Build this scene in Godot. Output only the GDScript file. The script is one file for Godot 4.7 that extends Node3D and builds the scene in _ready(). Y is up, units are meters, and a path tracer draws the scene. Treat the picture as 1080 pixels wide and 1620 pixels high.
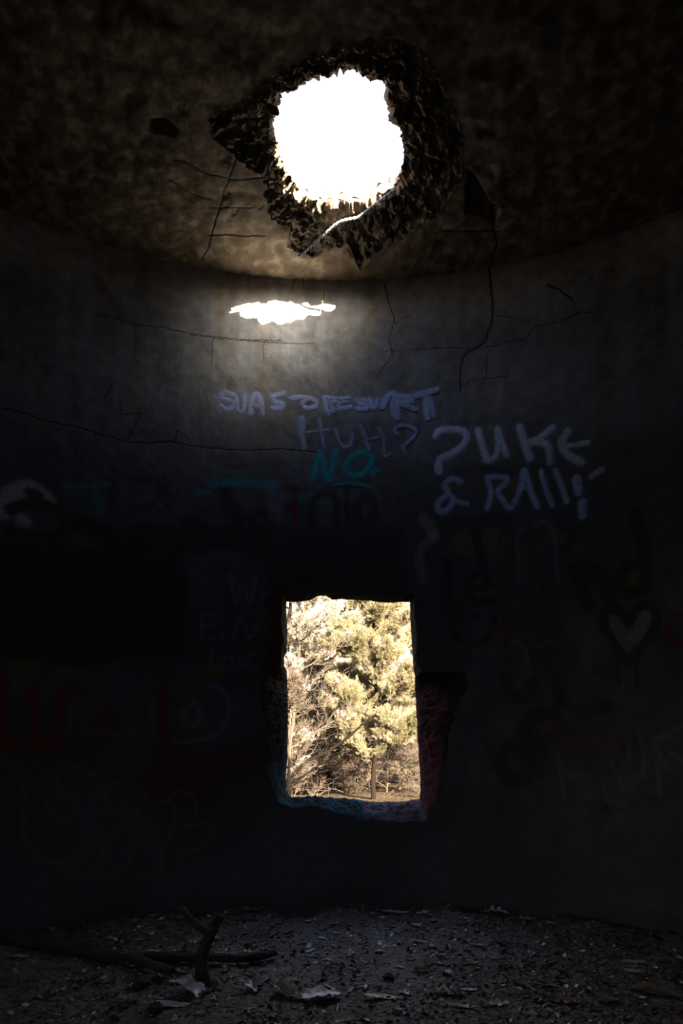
extends Node3D
# A round ruined concrete chamber: broken roof hole, broken window, painted walls, leaf-strewn floor, cedar wood outside.

const R := 3.84            # inner radius of the round wall
const THICK := 0.32        # wall thickness
const AXIS := -1.35        # z of the chamber's axis
const SPRING := 4.806      # height where the roof meets the wall
const SLOPE := 0.12        # the roof rises towards the axis
const SLAB := 0.14
const PAINT_S := 2.9       # half width of the painted part of the wall, metres along the wall
const PAINT_Y0 := -0.1
const PAINT_Y1 := 4.95
const HOLE_C := Vector2(0.03, -4.07)

var M := {}
var rng := RandomNumberGenerator.new()
var n_big := FastNoiseLite.new()
var n_mid := FastNoiseLite.new()
var n_fine := FastNoiseLite.new()
var n_cell := FastNoiseLite.new()
var n_soft := FastNoiseLite.new()
var wall_img: Image
var wall_bump: Image
var ceil_img: Image
var ceil_bump: Image
var names := {}

const SKYTOP := Color(0.84, 1.26, 2.4)
const SKYLOW := Color(1.30, 1.20, 1.02)

func lin(r: float, g: float, b: float) -> Color:
	return Color(r, g, b).linear_to_srgb()

func numbered(called: String) -> String:
	var k: int = names.get(called, -1) + 1
	names[called] = k
	return called if k == 0 else "%s_%03d" % [called, k]

func tag(o: Node, label: String, category := "", group := "", kind := "") -> Node:
	if label: o.set_meta("label", label)
	if category: o.set_meta("category", category)
	if group: o.set_meta("group", group)
	if kind: o.set_meta("kind", kind)
	return o

func mesh_node(called: String, mesh: Mesh, mat: Material, parent: Node = null) -> MeshInstance3D:
	var o := MeshInstance3D.new()
	o.name = numbered(called) if parent == null else called
	o.mesh = mesh
	o.material_override = mat
	(self if parent == null else parent).add_child(o, true)
	return o

func base(called: String, at: Vector3) -> Node3D:
	var o := Node3D.new()
	o.name = numbered(called)
	o.position = at
	add_child(o, true)
	return o

# ---------------------------------------------------------------- meshes
func commit(v: PackedVector3Array, ind: PackedInt32Array, uv := PackedVector2Array(), col := PackedColorArray()) -> ArrayMesh:
	var a := []
	a.resize(Mesh.ARRAY_MAX)
	a[Mesh.ARRAY_VERTEX] = v
	if uv.size(): a[Mesh.ARRAY_TEX_UV] = uv
	if col.size(): a[Mesh.ARRAY_COLOR] = col
	a[Mesh.ARRAY_INDEX] = ind
	# smooth normals by area
	var nn := PackedVector3Array()
	nn.resize(v.size())
	for i in range(0, ind.size(), 3):
		var p := v[ind[i]]
		var c := (v[ind[i + 2]] - p).cross(v[ind[i + 1]] - p)
		nn[ind[i]] += c
		nn[ind[i + 1]] += c
		nn[ind[i + 2]] += c
	for i in nn.size():
		nn[i] = nn[i].normalized() if nn[i].length_squared() > 1e-20 else Vector3.UP
	a[Mesh.ARRAY_NORMAL] = nn
	var m := ArrayMesh.new()
	m.add_surface_from_arrays(Mesh.PRIMITIVE_TRIANGLES, a)
	return m

# index buffer of a grid of rows x cols vertices; wrap joins the last column with the first
func grid_index(rows: int, cols: int, wrap: bool, flip := false) -> PackedInt32Array:
	var ind := PackedInt32Array()
	var last := cols if wrap else cols - 1
	for i in rows - 1:
		for j in last:
			var a := i * cols + j
			var b := i * cols + (j + 1) % cols
			var c := a + cols
			var d := b + cols
			if flip:
				ind.append_array(PackedInt32Array([a, b, c, b, d, c]))
			else:
				ind.append_array(PackedInt32Array([a, c, b, b, c, d]))
	return ind

class Tubes:
	var v := PackedVector3Array()
	var ind := PackedInt32Array()
	var col := PackedColorArray()
	func tube(path: Array, radii: Array, sides: int, wob := 0.0, seedv := 0.0, tint := Color.WHITE) -> void:
		var n := path.size()
		var first := v.size()
		var side := Vector3.ZERO
		for i in n:
			var p: Vector3 = path[i]
			var q0: Vector3 = path[maxi(i - 1, 0)]
			var q1: Vector3 = path[mini(i + 1, n - 1)]
			var t := (q1 - q0).normalized()
			if side == Vector3.ZERO:
				side = t.cross(Vector3(0.31, 0.87, 0.39)).normalized()
			side = (side - t * side.dot(t)).normalized()
			var up := t.cross(side)
			var r: float = radii[i]
			for k in sides:
				var a := TAU * k / sides
				var rr := r * (1.0 + wob * sin(a * 3.0 + i * 1.7 + seedv) * cos(i * 0.9 + k * 2.3 + seedv))
				v.append(p + (side * cos(a) + up * sin(a)) * rr)
				col.append(tint)
		for i in n - 1:
			for k in sides:
				var a := first + i * sides + k
				var b := first + i * sides + (k + 1) % sides
				ind.append_array(PackedInt32Array([a, b, a + sides, b, b + sides, a + sides]))
		for e in 2:
			var row := first + (0 if e == 0 else (n - 1) * sides)
			for k in range(1, sides - 1):
				if e == 0: ind.append_array(PackedInt32Array([row, row + k + 1, row + k]))
				else: ind.append_array(PackedInt32Array([row, row + k, row + k + 1]))

func tube_mesh(t: Tubes) -> ArrayMesh:
	return commit(t.v, t.ind, PackedVector2Array(), t.col)

func smooth_path(pts: Array, step: float) -> Array:
	var out := []
	for i in pts.size() - 1:
		var a: Vector3 = pts[maxi(i - 1, 0)]
		var b: Vector3 = pts[i]
		var c: Vector3 = pts[i + 1]
		var d: Vector3 = pts[mini(i + 2, pts.size() - 1)]
		var k := maxi(1, int(ceil(b.distance_to(c) / step)))
		for j in k:
			out.append(b.cubic_interpolate(c, a, d, float(j) / k))
	out.append(pts[-1])
	return out

func pairs(a: Array) -> PackedVector2Array:
	var p := PackedVector2Array()
	for i in range(0, a.size(), 2):
		p.append(Vector2(a[i], a[i + 1]))
	return p

func triples(a: Array) -> Array:
	var p := []
	for i in range(0, a.size(), 3):
		p.append(Vector3(a[i], a[i + 1], a[i + 2]))
	return p

# distance from a centre to a closed outline along a direction
func reach(poly: PackedVector2Array, c: Vector2, dir: Vector2) -> float:
	var best := 0.0
	for i in poly.size():
		var a := poly[i] - c
		var b := poly[(i + 1) % poly.size()] - c
		var e := b - a
		var den := dir.cross(e)
		if absf(den) < 1e-9: continue
		var t := a.cross(e) / den
		var u := a.cross(dir) / den
		if t > 0.0 and u >= -1e-6 and u <= 1.000001:
			best = maxf(best, t)
	return best

func poly_dist(poly: PackedVector2Array, p: Vector2) -> float: # positive inside
	var d := 1e9
	for i in poly.size():
		d = minf(d, p.distance_to(Geometry2D.get_closest_point_to_segment(p, poly[i], poly[(i + 1) % poly.size()])))
	return d if Geometry2D.is_point_in_polygon(p, poly) else -d

# ---------------------------------------------------------------- materials
func noise_tex(freq: float, size: int, kind: int, oct: int, as_normal := false, strength := 4.0, seedv := 1) -> NoiseTexture2D:
	var n := FastNoiseLite.new()
	n.noise_type = kind
	n.frequency = freq
	n.fractal_octaves = oct
	n.seed = seedv
	var t := NoiseTexture2D.new()
	t.width = size
	t.height = size
	t.seamless = true
	t.noise = n
	t.as_normal_map = as_normal
	t.bump_strength = strength
	return t

func mat(c: Color, rough: float, metal := 0.0, vcol := false) -> StandardMaterial3D:
	var m := StandardMaterial3D.new()
	m.albedo_color = c
	m.roughness = rough
	m.metallic = metal
	m.vertex_color_use_as_albedo = vcol
	m.cull_mode = BaseMaterial3D.CULL_DISABLED
	return m

func relief(m: StandardMaterial3D, tex: Texture2D, cm: float, tile: float) -> StandardMaterial3D:
	m.heightmap_enabled = true
	m.heightmap_texture = tex
	m.heightmap_scale = cm
	m.uv1_triplanar = true
	m.uv1_world_triplanar = true
	m.uv1_scale = Vector3.ONE / tile
	return m

func materials() -> void:
	var grain := noise_tex(0.02, 512, FastNoiseLite.TYPE_SIMPLEX_SMOOTH, 5, false, 4.0, 5)
	var rock := noise_tex(0.03, 512, FastNoiseLite.TYPE_CELLULAR, 4, false, 4.0, 9)
	M.rough_rock = relief(mat(Color.WHITE, 0.75, 0.0, true), rock, 0.7, 0.22)
	M.reveal = relief(mat(lin(0.17, 0.17, 0.17), 0.5, 0.0, true), rock, 0.8, 0.2)
	M.plain_concrete = relief(mat(lin(0.19, 0.19, 0.19), 0.8), grain, 1.0, 1.0)
	M.rear_concrete = relief(mat(lin(0.12, 0.12, 0.13), 0.7), grain, 1.0, 1.0)
	M.dirt = relief(mat(Color.WHITE, 0.72, 0.0, true), grain, 2.0, 0.5)
	M.earth = relief(mat(lin(0.1, 0.1, 0.1), 0.9, 0.0, true), grain, 6.0, 2.0)
	M.reveal.metallic_specular = 0.15
	M.reveal.roughness = 0.95
	M.lilac = relief(mat(lin(0.36, 0.46, 0.84), 0.5, 0.3, true), grain, 0.12, 0.1)
	M.lilac_dim = relief(mat(lin(0.27, 0.34, 0.62), 0.5, 0.4, true), grain, 0.12, 0.1)
	M.silver = relief(mat(lin(0.54, 0.70, 1.0), 0.48, 0.35, true), rock, 0.12, 0.1)
	M.silver_dim = relief(mat(lin(0.40, 0.53, 0.90), 0.52, 0.3, true), rock, 0.12, 0.1)
	M.teal = relief(mat(lin(0.01, 0.40, 0.52), 0.55, 0.0, true), grain, 0.12, 0.1)
	M.teal_dim = relief(mat(lin(0.01, 0.24, 0.32), 0.55, 0.0, true), grain, 0.12, 0.1)
	M.cable = relief(mat(lin(0.24, 0.26, 0.33), 0.5, 0.4, true), grain, 0.4, 0.05)
	M.bark = relief(mat(lin(0.1, 0.1, 0.1), 0.9, 0.0, true), rock, 3.0, 0.3)
	M.bark.metallic_specular = 0.08
	M.earth.metallic_specular = 0.05
	M.bark_dark = relief(mat(lin(0.07, 0.055, 0.045), 0.8), rock, 1.5, 0.12)
	M.leaf = mat(Color.WHITE, 0.38, 0.0, true)
	M.stone = relief(mat(Color.WHITE, 0.8, 0.0, true), rock, 1.0, 0.1)
	M.root = mat(lin(0.16, 0.12, 0.08), 0.85)
	M.foliage = mat(Color.WHITE, 0.6, 0.0, true)
	M.foliage.metallic_specular = 0.25
	M.foliage.backlight_enabled = true
	M.foliage.backlight = lin(0.55, 0.5, 0.25)
	# painted wall
	M.wall = mat(Color.WHITE, 0.5)
	M.wall.albedo_texture = ImageTexture.create_from_image(wall_img)
	M.wall.heightmap_enabled = true
	M.wall.heightmap_texture = ImageTexture.create_from_image(wall_bump)
	M.wall.heightmap_scale = 0.9
	M.wall.texture_repeat = false
	M.ceiling = mat(Color.WHITE, 0.8)
	M.ceiling.albedo_texture = ImageTexture.create_from_image(ceil_img)
	M.ceiling.heightmap_enabled = true
	M.ceiling.heightmap_texture = ImageTexture.create_from_image(ceil_bump)
	M.ceiling.heightmap_scale = 2.0

# ---------------------------------------------------------------- painted wall texture
const WW := 1536
const WH := 1340
var px: PackedByteArray
var bp: PackedByteArray
var n_spray := FastNoiseLite.new()
const BLACK := Color(0.042, 0.042, 0.046)
const TEAL2 := Color(0.015, 0.30, 0.38)
const PALE := Color(0.6, 0.6, 0.72)
const GREYP := Color(0.223, 0.223, 0.260)
const VIOLET := Color(0.22, 0.18, 0.36)
const RED := Color(0.174, 0.022, 0.022)
const MAROON := Color(0.093, 0.012, 0.015)
const OLIVE := Color(0.155, 0.155, 0.025)
const LIME := Color(0.161, 0.186, 0.037)
const RUST := Color(0.211, 0.118, 0.062)

func wu(s: float) -> float: return (s + PAINT_S) / (2.0 * PAINT_S)
func wv(y: float) -> float: return (PAINT_Y1 - y) / (PAINT_Y1 - PAINT_Y0)

# a soft sprayed line: half width, opacity, feather as a share of the half width, points as s, y pairs in metres along the wall
func spray(c: Color, hw: float, alpha: float, feather: float, a: Array) -> void:
	var s := PackedVector2Array()
	var kx := WW / (2.0 * PAINT_S)
	var ky := WH / (PAINT_Y1 - PAINT_Y0)
	var p := []
	for q in pairs(a): p.append(Vector3(q.x, q.y, 0))
	for q in smooth_path(p, 0.06): s.append(Vector2((q.x + PAINT_S) * kx, (PAINT_Y1 - q.y) * ky))
	var r := hw * (kx + ky) * 0.5
	var soft := maxf(2.5, r * feather)
	var reachr := r + soft
	var lo := s[0]
	var hi := s[0]
	for q in s:
		lo = lo.min(q)
		hi = hi.max(q)
	var x0 := maxi(0, int(lo.x - reachr))
	var y0 := maxi(0, int(lo.y - reachr))
	var x1 := mini(WW - 1, int(hi.x + reachr) + 1)
	var y1 := mini(WH - 1, int(hi.y + reachr) + 1)
	var w := x1 - x0 + 1
	var h := y1 - y0 + 1
	if w < 1 or h < 1: return
	var mask := PackedFloat32Array()
	mask.resize(w * h)
	mask.fill(1e6)
	for i in s.size() - 1:
		var p0 := s[i]
		var d := s[i + 1] - p0
		var ll := maxf(d.length_squared(), 1e-6)
		var ya := maxi(y0, int(minf(p0.y, s[i + 1].y) - reachr))
		var yb := mini(y1, int(maxf(p0.y, s[i + 1].y) + reachr) + 1)
		var xa := maxi(x0, int(minf(p0.x, s[i + 1].x) - reachr))
		var xb := mini(x1, int(maxf(p0.x, s[i + 1].x) + reachr) + 1)
		for y in range(ya, yb + 1):
			var row := (y - y0) * w - x0
			for x in range(xa, xb + 1):
				var q := Vector2(x, y) - p0
				var t := clampf(q.dot(d) / ll, 0.0, 1.0)
				var e := (q - d * t).length_squared()
				if e < mask[row + x]: mask[row + x] = e
	var cs := c.linear_to_srgb()
	for y in range(y0, y1 + 1):
		for x in range(x0, x1 + 1):
			var m := mask[(y - y0) * w + x - x0]
			if m > reachr * reachr: continue
			var nz := n_spray.get_noise_2d(x, y)
			var k := (1.0 - smoothstep(r - soft, r + soft, sqrt(m) + nz * soft * 0.8)) * alpha * (1.0 + 0.25 * nz)
			if k <= 0.004: continue
			k = minf(k, 1.0)
			var o := (y * WW + x) * 3
			px[o] = int(lerpf(px[o], cs.r * 255.0, k))
			px[o + 1] = int(lerpf(px[o + 1], cs.g * 255.0, k))
			px[o + 2] = int(lerpf(px[o + 2], cs.b * 255.0, k))

# a crack with a jagged course: dark in the colour, deep in the relief
func crack(hw: float, a: Array) -> void:
	var kx := WW / (2.0 * PAINT_S)
	var ky := WH / (PAINT_Y1 - PAINT_Y0)
	var p := pairs(a)
	var r := hw * kx
	for i in p.size() - 1:
		var n := maxi(2, int(p[i].distance_to(p[i + 1]) * kx * 1.5))
		for j in n:
			var q := p[i].lerp(p[i + 1], float(j) / n)
			q += Vector2(n_spray.get_noise_2d(q.x * 300.0, q.y * 300.0), n_spray.get_noise_2d(q.y * 300.0 + 90.0, q.x * 300.0)) * 0.010
			var cx := (q.x + PAINT_S) * kx
			var cyy := (PAINT_Y1 - q.y) * ky
			var rr := r * (0.75 + 0.6 * absf(n_spray.get_noise_2d(cx * 0.7, 31.0)))
			for y in range(maxi(0, int(cyy - rr - 1.0)), mini(WH - 1, int(cyy + rr + 2.0))):
				for x in range(maxi(0, int(cx - rr - 1.0)), mini(WW - 1, int(cx + rr + 2.0))):
					var k := clampf(rr + 0.35 - Vector2(x, y).distance_to(Vector2(cx, cyy)), 0.0, 1.0) * 0.5
					if k <= 0.0: continue
					var o := (y * WW + x) * 3
					for b in 3: px[o + b] = int(lerpf(px[o + b], 24.0, k))
					bp[y * WW + x] = int(bp[y * WW + x] * (1.0 - 0.5 * k))

func noise_bytes(freq: float, kind: int, oct: int, w: int, h: int, seedv: int, sx := 1.0) -> PackedByteArray:
	var n := FastNoiseLite.new()
	n.noise_type = kind
	n.frequency = freq
	n.fractal_octaves = oct
	n.seed = seedv
	var im := n.get_image(int(w * sx), h)
	im.convert(Image.FORMAT_L8)
	if sx != 1.0: im.resize(w, h, Image.INTERPOLATE_CUBIC)
	return im.get_data()

func paint_wall() -> void:
	n_spray.frequency = 0.12
	n_spray.fractal_octaves = 3
	n_spray.seed = 77
	var w := WW / 2
	var h := WH / 2
	var big := noise_bytes(0.006, FastNoiseLite.TYPE_SIMPLEX_SMOOTH, 5, w, h, 3)
	var fine := noise_bytes(0.06, FastNoiseLite.TYPE_SIMPLEX_SMOOTH, 4, w, h, 4)
	# streaks: noise sampled at a few rows only and stretched down the wall
	var sn := FastNoiseLite.new()
	sn.frequency = 0.035
	sn.fractal_octaves = 4
	sn.seed = 12
	var si := sn.get_image(w, 24)
	si.convert(Image.FORMAT_L8)
	si.resize(w, h, Image.INTERPOLATE_CUBIC)
	var streak := si.get_data()
	var img := PackedByteArray()
	img.resize(w * h * 3)
	for y in h:
		var hy := PAINT_Y1 - (PAINT_Y1 - PAINT_Y0) * y / h
		var low := 1.0 - smoothstep(3.0, 3.95, hy)     # the reachable, painted-over band
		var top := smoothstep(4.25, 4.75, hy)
		for x in w:
			var i := y * w + x
			var a := big[i] / 255.0
			var b := fine[i] / 255.0
			var c := streak[i] / 255.0
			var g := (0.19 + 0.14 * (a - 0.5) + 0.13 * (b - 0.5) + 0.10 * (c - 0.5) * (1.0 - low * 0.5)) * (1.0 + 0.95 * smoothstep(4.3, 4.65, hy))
			var lo2 := clampf(low * (0.65 + 0.9 * (a - 0.3)), 0.0, 0.95)
			g = lerpf(g, 0.068, lo2)
			g = clampf(g, 0.015, 0.7)
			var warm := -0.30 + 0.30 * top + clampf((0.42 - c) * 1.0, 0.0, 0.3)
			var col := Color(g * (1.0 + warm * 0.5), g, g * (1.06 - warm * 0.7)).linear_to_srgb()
			img[i * 3] = int(clampf(col.r, 0, 1) * 255.0)
			img[i * 3 + 1] = int(clampf(col.g, 0, 1) * 255.0)
			img[i * 3 + 2] = int(clampf(col.b, 0, 1) * 255.0)
	var im := Image.create_from_data(w, h, false, Image.FORMAT_RGB8, img)
	im.resize(WW, WH, Image.INTERPOLATE_CUBIC)
	px = im.get_data()
	bp = noise_bytes(0.012, FastNoiseLite.TYPE_SIMPLEX_SMOOTH, 7, WW, WH, 21)
	spray(BLACK, 0.112, 0.93, 0.40, [-2.49, 2.458, -2.203, 2.551, -1.898, 2.526, -1.578, 2.606, -1.28, 2.614])
	spray(BLACK, 0.122, 0.93, 0.40, [-2.49, 2.32, -2.203, 2.408, -1.898, 2.378, -1.578, 2.454, -1.28, 2.458])
	spray(BLACK, 0.122, 0.93, 0.40, [-2.49, 2.182, -2.203, 2.265, -1.898, 2.23, -1.578, 2.302, -1.28, 2.303])
	spray(BLACK, 0.122, 0.93, 0.40, [-2.49, 2.045, -2.203, 2.122, -1.898, 2.082, -1.578, 2.15, -1.28, 2.147])
	spray(BLACK, 0.112, 0.93, 0.40, [-2.49, 1.907, -2.203, 1.979, -1.898, 1.934, -1.578, 1.998, -1.28, 1.992])
	spray(BLACK, 0.071, 0.90, 0.50, [-1.668, 2.71, -1.43, 2.813, -1.166, 2.779, -0.855, 2.841, -0.618, 2.794])
	spray(BLACK, 0.071, 0.90, 0.50, [-1.504, 2.786, -1.28, 2.75, -1.05, 2.847])
	spray(BLACK, 0.071, 0.90, 0.50, [-1.898, 2.812, -1.686, 2.765])
	spray(BLACK, 0.061, 0.85, 0.50, [-1.28, 2.75, -0.776, 2.786, -0.457, 2.659])
	spray(BLACK, 0.061, 0.35, 0.70, [-0.934, 2.558, -0.578, 1.73])
	spray(BLACK, 0.034, 0.75, 0.50, [-1.686, 3.142, -1.668, 2.956])
	spray(BLACK, 0.026, 0.60, 0.50, [-1.504, 3.187, -1.374, 3.186, -1.346, 3.112, -1.412, 3.007, -1.486, 2.989])
	spray(BLACK, 0.024, 0.60, 0.50, [-1.309, 3.213, -1.299, 3.02])
	spray(BLACK, 0.061, 0.90, 0.50, [-0.895, 3.176, -0.855, 3.06, -0.776, 2.966])
	spray(BLACK, 0.030, 0.90, 0.50, [-0.608, 3.045, -0.687, 2.971, -0.608, 2.885, -0.528, 2.968, -0.608, 3.045])
	spray(BLACK, 0.045, 0.85, 0.50, [-1.166, 2.916, -1.185, 2.778, -1.05, 2.729, -1.05, 2.906, -1.166, 2.916])
	spray(BLACK, 0.041, 0.85, 0.50, [-0.816, 2.883, -0.657, 2.712, -0.578, 2.795, -0.717, 2.869])
	spray(TEAL2, 0.034, 0.75, 0.60, [-0.973, 3.209, -0.776, 3.245, -0.498, 3.231])
	spray(TEAL2, 0.018, 0.60, 0.50, [-1.079, 3.136, -0.992, 3.152])
	spray(TEAL2, 0.022, 0.55, 0.50, [-1.985, 3.063, -1.704, 3.12])
	spray(TEAL2, 0.022, 0.50, 0.50, [-1.8, 3.096, -1.775, 2.913])
	spray(TEAL2, 0.014, 0.30, 0.50, [-2.284, 3.071, -2.276, 2.984])
	spray(PALE, 0.063, 0.80, 0.40, [-2.388, 2.83, -2.332, 2.937, -2.219, 3.004, -2.12, 2.95])
	spray(PALE, 0.047, 0.70, 0.50, [-2.268, 2.79, -2.252, 2.784])
	spray(BLACK, 0.037, 0.95, 0.50, [-2.332, 2.841, -2.252, 2.891, -2.103, 2.908, -2.002, 2.833, -2.019, 2.721])
	spray(BLACK, 0.034, 0.90, 0.50, [-2.348, 2.689, -2.203, 2.676, -2.002, 2.724])
	spray(BLACK, 0.034, 0.95, 0.50, [-2.219, 2.977, -2.17, 2.968])
	spray(VIOLET, 0.071, 0.30, 0.50, [-0.498, 3.221, -0.498, 3.06])
	spray(RED, 0.022, 0.60, 0.50, [-0.417, 3.071, -0.377, 3.065])
	spray(GREYP, 0.016, 0.50, 0.50, [-0.844, 2.543, -0.796, 2.336, -0.753, 2.488, -0.697, 2.34, -0.649, 2.552])
	spray(GREYP, 0.016, 0.50, 0.50, [-0.608, 2.342, -0.554, 2.545, -0.506, 2.345])
	spray(GREYP, 0.014, 0.50, 0.50, [-0.588, 2.413, -0.518, 2.415])
	spray(GREYP, 0.016, 0.40, 0.50, [-0.457, 2.598, -0.538, 2.475, -0.453, 2.356])
	spray(GREYP, 0.016, 0.45, 0.50, [-0.973, 2.23, -1.05, 2.226, -1.047, 2.059, -0.961, 2.062])
	spray(GREYP, 0.014, 0.45, 0.50, [-1.047, 2.148, -0.977, 2.15])
	spray(GREYP, 0.016, 0.45, 0.50, [-0.914, 2.083, -0.902, 2.044])
	spray(GREYP, 0.017, 0.50, 0.50, [-0.82, 2.078, -0.767, 2.227, -0.701, 2.081])
	spray(GREYP, 0.015, 0.50, 0.50, [-0.638, 2.171, -0.687, 2.16, -0.647, 2.115, -0.697, 2.081])
	spray(GREYP, 0.015, 0.45, 0.50, [-0.982, 1.962, -0.982, 1.844, -0.914, 1.845])
	spray(GREYP, 0.015, 0.45, 0.50, [-0.875, 1.925, -0.895, 1.846, -0.836, 1.847, -0.826, 1.927, -0.875, 1.925])
	spray(GREYP, 0.015, 0.45, 0.50, [-0.737, 1.928, -0.786, 1.917, -0.747, 1.878, -0.796, 1.847])
	spray(GREYP, 0.015, 0.40, 0.50, [-0.647, 1.95, -0.707, 1.949, -0.707, 1.849, -0.638, 1.85])
	spray(MAROON, 0.067, 0.85, 0.40, [-0.518, 2.476, -0.485, 2.436])
	spray(MAROON, 0.067, 0.85, 0.40, [-0.518, 2.335, -0.485, 2.295])
	spray(MAROON, 0.067, 0.85, 0.40, [-0.518, 2.194, -0.485, 2.154])
	spray(MAROON, 0.067, 0.85, 0.40, [-0.518, 2.053, -0.485, 2.013])
	spray(MAROON, 0.067, 0.85, 0.40, [-0.518, 1.912, -0.485, 1.872])
	spray(RED, 0.041, 0.80, 0.50, [-2.38, 1.722, -2.364, 1.337])
	spray(RED, 0.037, 0.80, 0.50, [-2.203, 1.64, -2.19, 1.327])
	spray(RED, 0.041, 0.75, 0.50, [-2.036, 1.353, -2.009, 1.609, -1.898, 1.657])
	spray(RED, 0.034, 0.80, 0.50, [-1.356, 1.737, -1.314, 1.331])
	spray(RED, 0.041, 0.80, 0.50, [-2.443, 1.295, -2.036, 1.284])
	spray(RED, 0.030, 0.60, 0.50, [-1.704, 1.521, -1.65, 1.427, -1.722, 1.352, -1.758, 1.464, -1.704, 1.521])
	spray(OLIVE, 0.026, 0.60, 0.50, [-2.3, 1.796, -2.203, 1.819])
	spray(OLIVE, 0.026, 0.60, 0.50, [-2.019, 1.773, -1.95, 1.794])
	spray(OLIVE, 0.026, 0.60, 0.50, [-1.758, 1.764, -1.722, 1.671])
	spray(OLIVE, 0.026, 0.60, 0.50, [-1.43, 1.774, -1.374, 1.717])
	spray(OLIVE, 0.026, 0.60, 0.50, [-0.992, 1.784, -0.914, 1.815])
	spray(OLIVE, 0.020, 0.55, 0.50, [-1.985, 1.371, -1.916, 1.555, -1.846, 1.371])
	spray(OLIVE, 0.020, 0.50, 0.50, [-1.793, 1.371, -1.614, 1.351])
	spray(OLIVE, 0.020, 0.60, 0.50, [-1.541, 1.332, -1.504, 1.638, -1.43, 1.601, -1.412, 1.35])
	spray(GREYP, 0.022, 0.55, 0.50, [-0.973, 1.715, -0.875, 1.647, -0.851, 1.488, -0.973, 1.329, -1.242, 1.282])
	spray(GREYP, 0.022, 0.55, 0.50, [-1.118, 1.575, -1.185, 1.516, -1.166, 1.418, -1.079, 1.428, -1.07, 1.527, -1.118, 1.575])
	spray(OLIVE, 0.018, 0.50, 0.50, [-1.28, 1.681, -1.089, 1.723])
	spray(MAROON, 0.122, 0.50, 0.70, [-1.318, 1.176, -1.05, 1.113, -0.776, 1.129])
	spray(MAROON, 0.122, 0.50, 0.70, [-1.43, 0.966, -1.05, 0.916])
	spray(LIME, 0.016, 0.55, 0.50, [-2.396, 1.233, -2.3, 1.09, -2.236, 0.927])
	spray(LIME, 0.016, 0.55, 0.50, [-1.722, 0.882, -1.846, 1.092, -2.019, 1.134, -2.044, 0.971, -1.967, 0.913])
	spray(LIME, 0.016, 0.55, 0.50, [-2.12, 0.921, -2.086, 0.81, -1.985, 0.74, -1.916, 0.836, -1.95, 0.93])
	spray(LIME, 0.016, 0.55, 0.50, [-1.704, 0.975, -1.578, 1.018, -1.467, 0.929, -1.523, 0.778, -1.668, 0.785, -1.713, 0.9])
	spray(LIME, 0.016, 0.55, 0.50, [-2.252, 0.839, -2.252, 0.644, -2.103, 0.486, -1.898, 0.466, -1.722, 0.657])
	spray(LIME, 0.016, 0.55, 0.50, [-1.299, 0.865, -1.223, 0.93, -1.108, 0.878, -1.099, 0.76, -1.166, 0.664, -1.012, 0.697, -0.963, 0.617, -1.05, 0.502, -1.204, 0.49])
	spray(LIME, 0.016, 0.55, 0.50, [-1.43, 0.85, -1.28, 0.845, -1.242, 0.707, -1.318, 0.555, -1.412, 0.561, -1.44, 0.639, -1.356, 0.673])
	spray(LIME, 0.016, 0.55, 0.50, [-1.793, 0.363, -1.686, 0.654, -1.504, 0.662, -1.596, 0.383, -1.793, 0.363])
	spray(LIME, 0.016, 0.55, 0.50, [-1.337, 0.517, -1.356, 0.325, -1.541, 0.321])
	spray(LIME, 0.016, 0.55, 0.50, [-1.898, 0.983, -1.828, 1.073, -1.722, 1.07, -1.686, 0.975])
	spray(PALE, 0.045, 0.35, 0.60, [0.621, 2.974, 0.705, 2.858])
	spray(PALE, 0.037, 0.30, 0.60, [0.705, 2.858, 0.585, 2.695, 0.625, 2.512])
	spray(BLACK, 0.061, 0.75, 0.50, [0.78, 2.906, 0.996, 2.93, 1.227, 2.911])
	spray(BLACK, 0.051, 0.40, 0.80, [0.937, 3.312, 1.452, 3.233])
	spray(OLIVE, 0.061, 0.60, 0.50, [0.879, 2.78, 0.976, 2.714, 1.073, 2.767, 1.131, 2.821])
	spray(BLACK, 0.034, 0.95, 0.50, [1, 2.891, 1.058, 2.591])
	spray(OLIVE, 0.051, 0.45, 0.50, [1.563, 2.779, 1.672, 2.729, 1.708, 2.649])
	spray(BLACK, 0.034, 0.80, 0.50, [1.636, 2.828, 1.708, 2.762, 1.654, 2.674])
	spray(BLACK, 0.032, 0.90, 0.50, [0.8, 2.645, 0.796, 2.306, 0.888, 2.287])
	spray(OLIVE, 0.047, 0.70, 0.50, [1.015, 2.435, 1.035, 2.415])
	spray(BLACK, 0.028, 0.95, 0.50, [0.957, 2.428, 1.097, 2.447, 1.073, 2.527, 0.992, 2.535, 0.945, 2.439, 1, 2.325, 1.116, 2.335])
	spray(BLACK, 0.041, 0.90, 0.50, [1.7, 2.519, 1.797, 2.257])
	spray(BLACK, 0.041, 0.90, 0.50, [1.797, 2.49, 1.877, 2.491, 1.94, 2.254])
	spray(OLIVE, 0.061, 0.60, 0.50, [2.073, 2.405, 2.083, 2.458])
	spray(BLACK, 0.043, 0.90, 0.50, [2.165, 2.503, 2.056, 2.507, 1.998, 2.404, 2.059, 2.312, 2.16, 2.359, 2.165, 2.52, 2.1, 2.863])
	spray(RED, 0.012, 0.60, 0.40, [1.17, 1.859, 1.17, 2.759, 1.265, 2.829, 1.284, 2.575])
	spray(RED, 0.012, 0.60, 0.40, [1.396, 2.836, 1.434, 2.562, 1.489, 2.366, 1.452, 2.119, 1.378, 2.123])
	spray(RED, 0.012, 0.60, 0.40, [1.227, 2.15, 1.236, 1.876])
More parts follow.
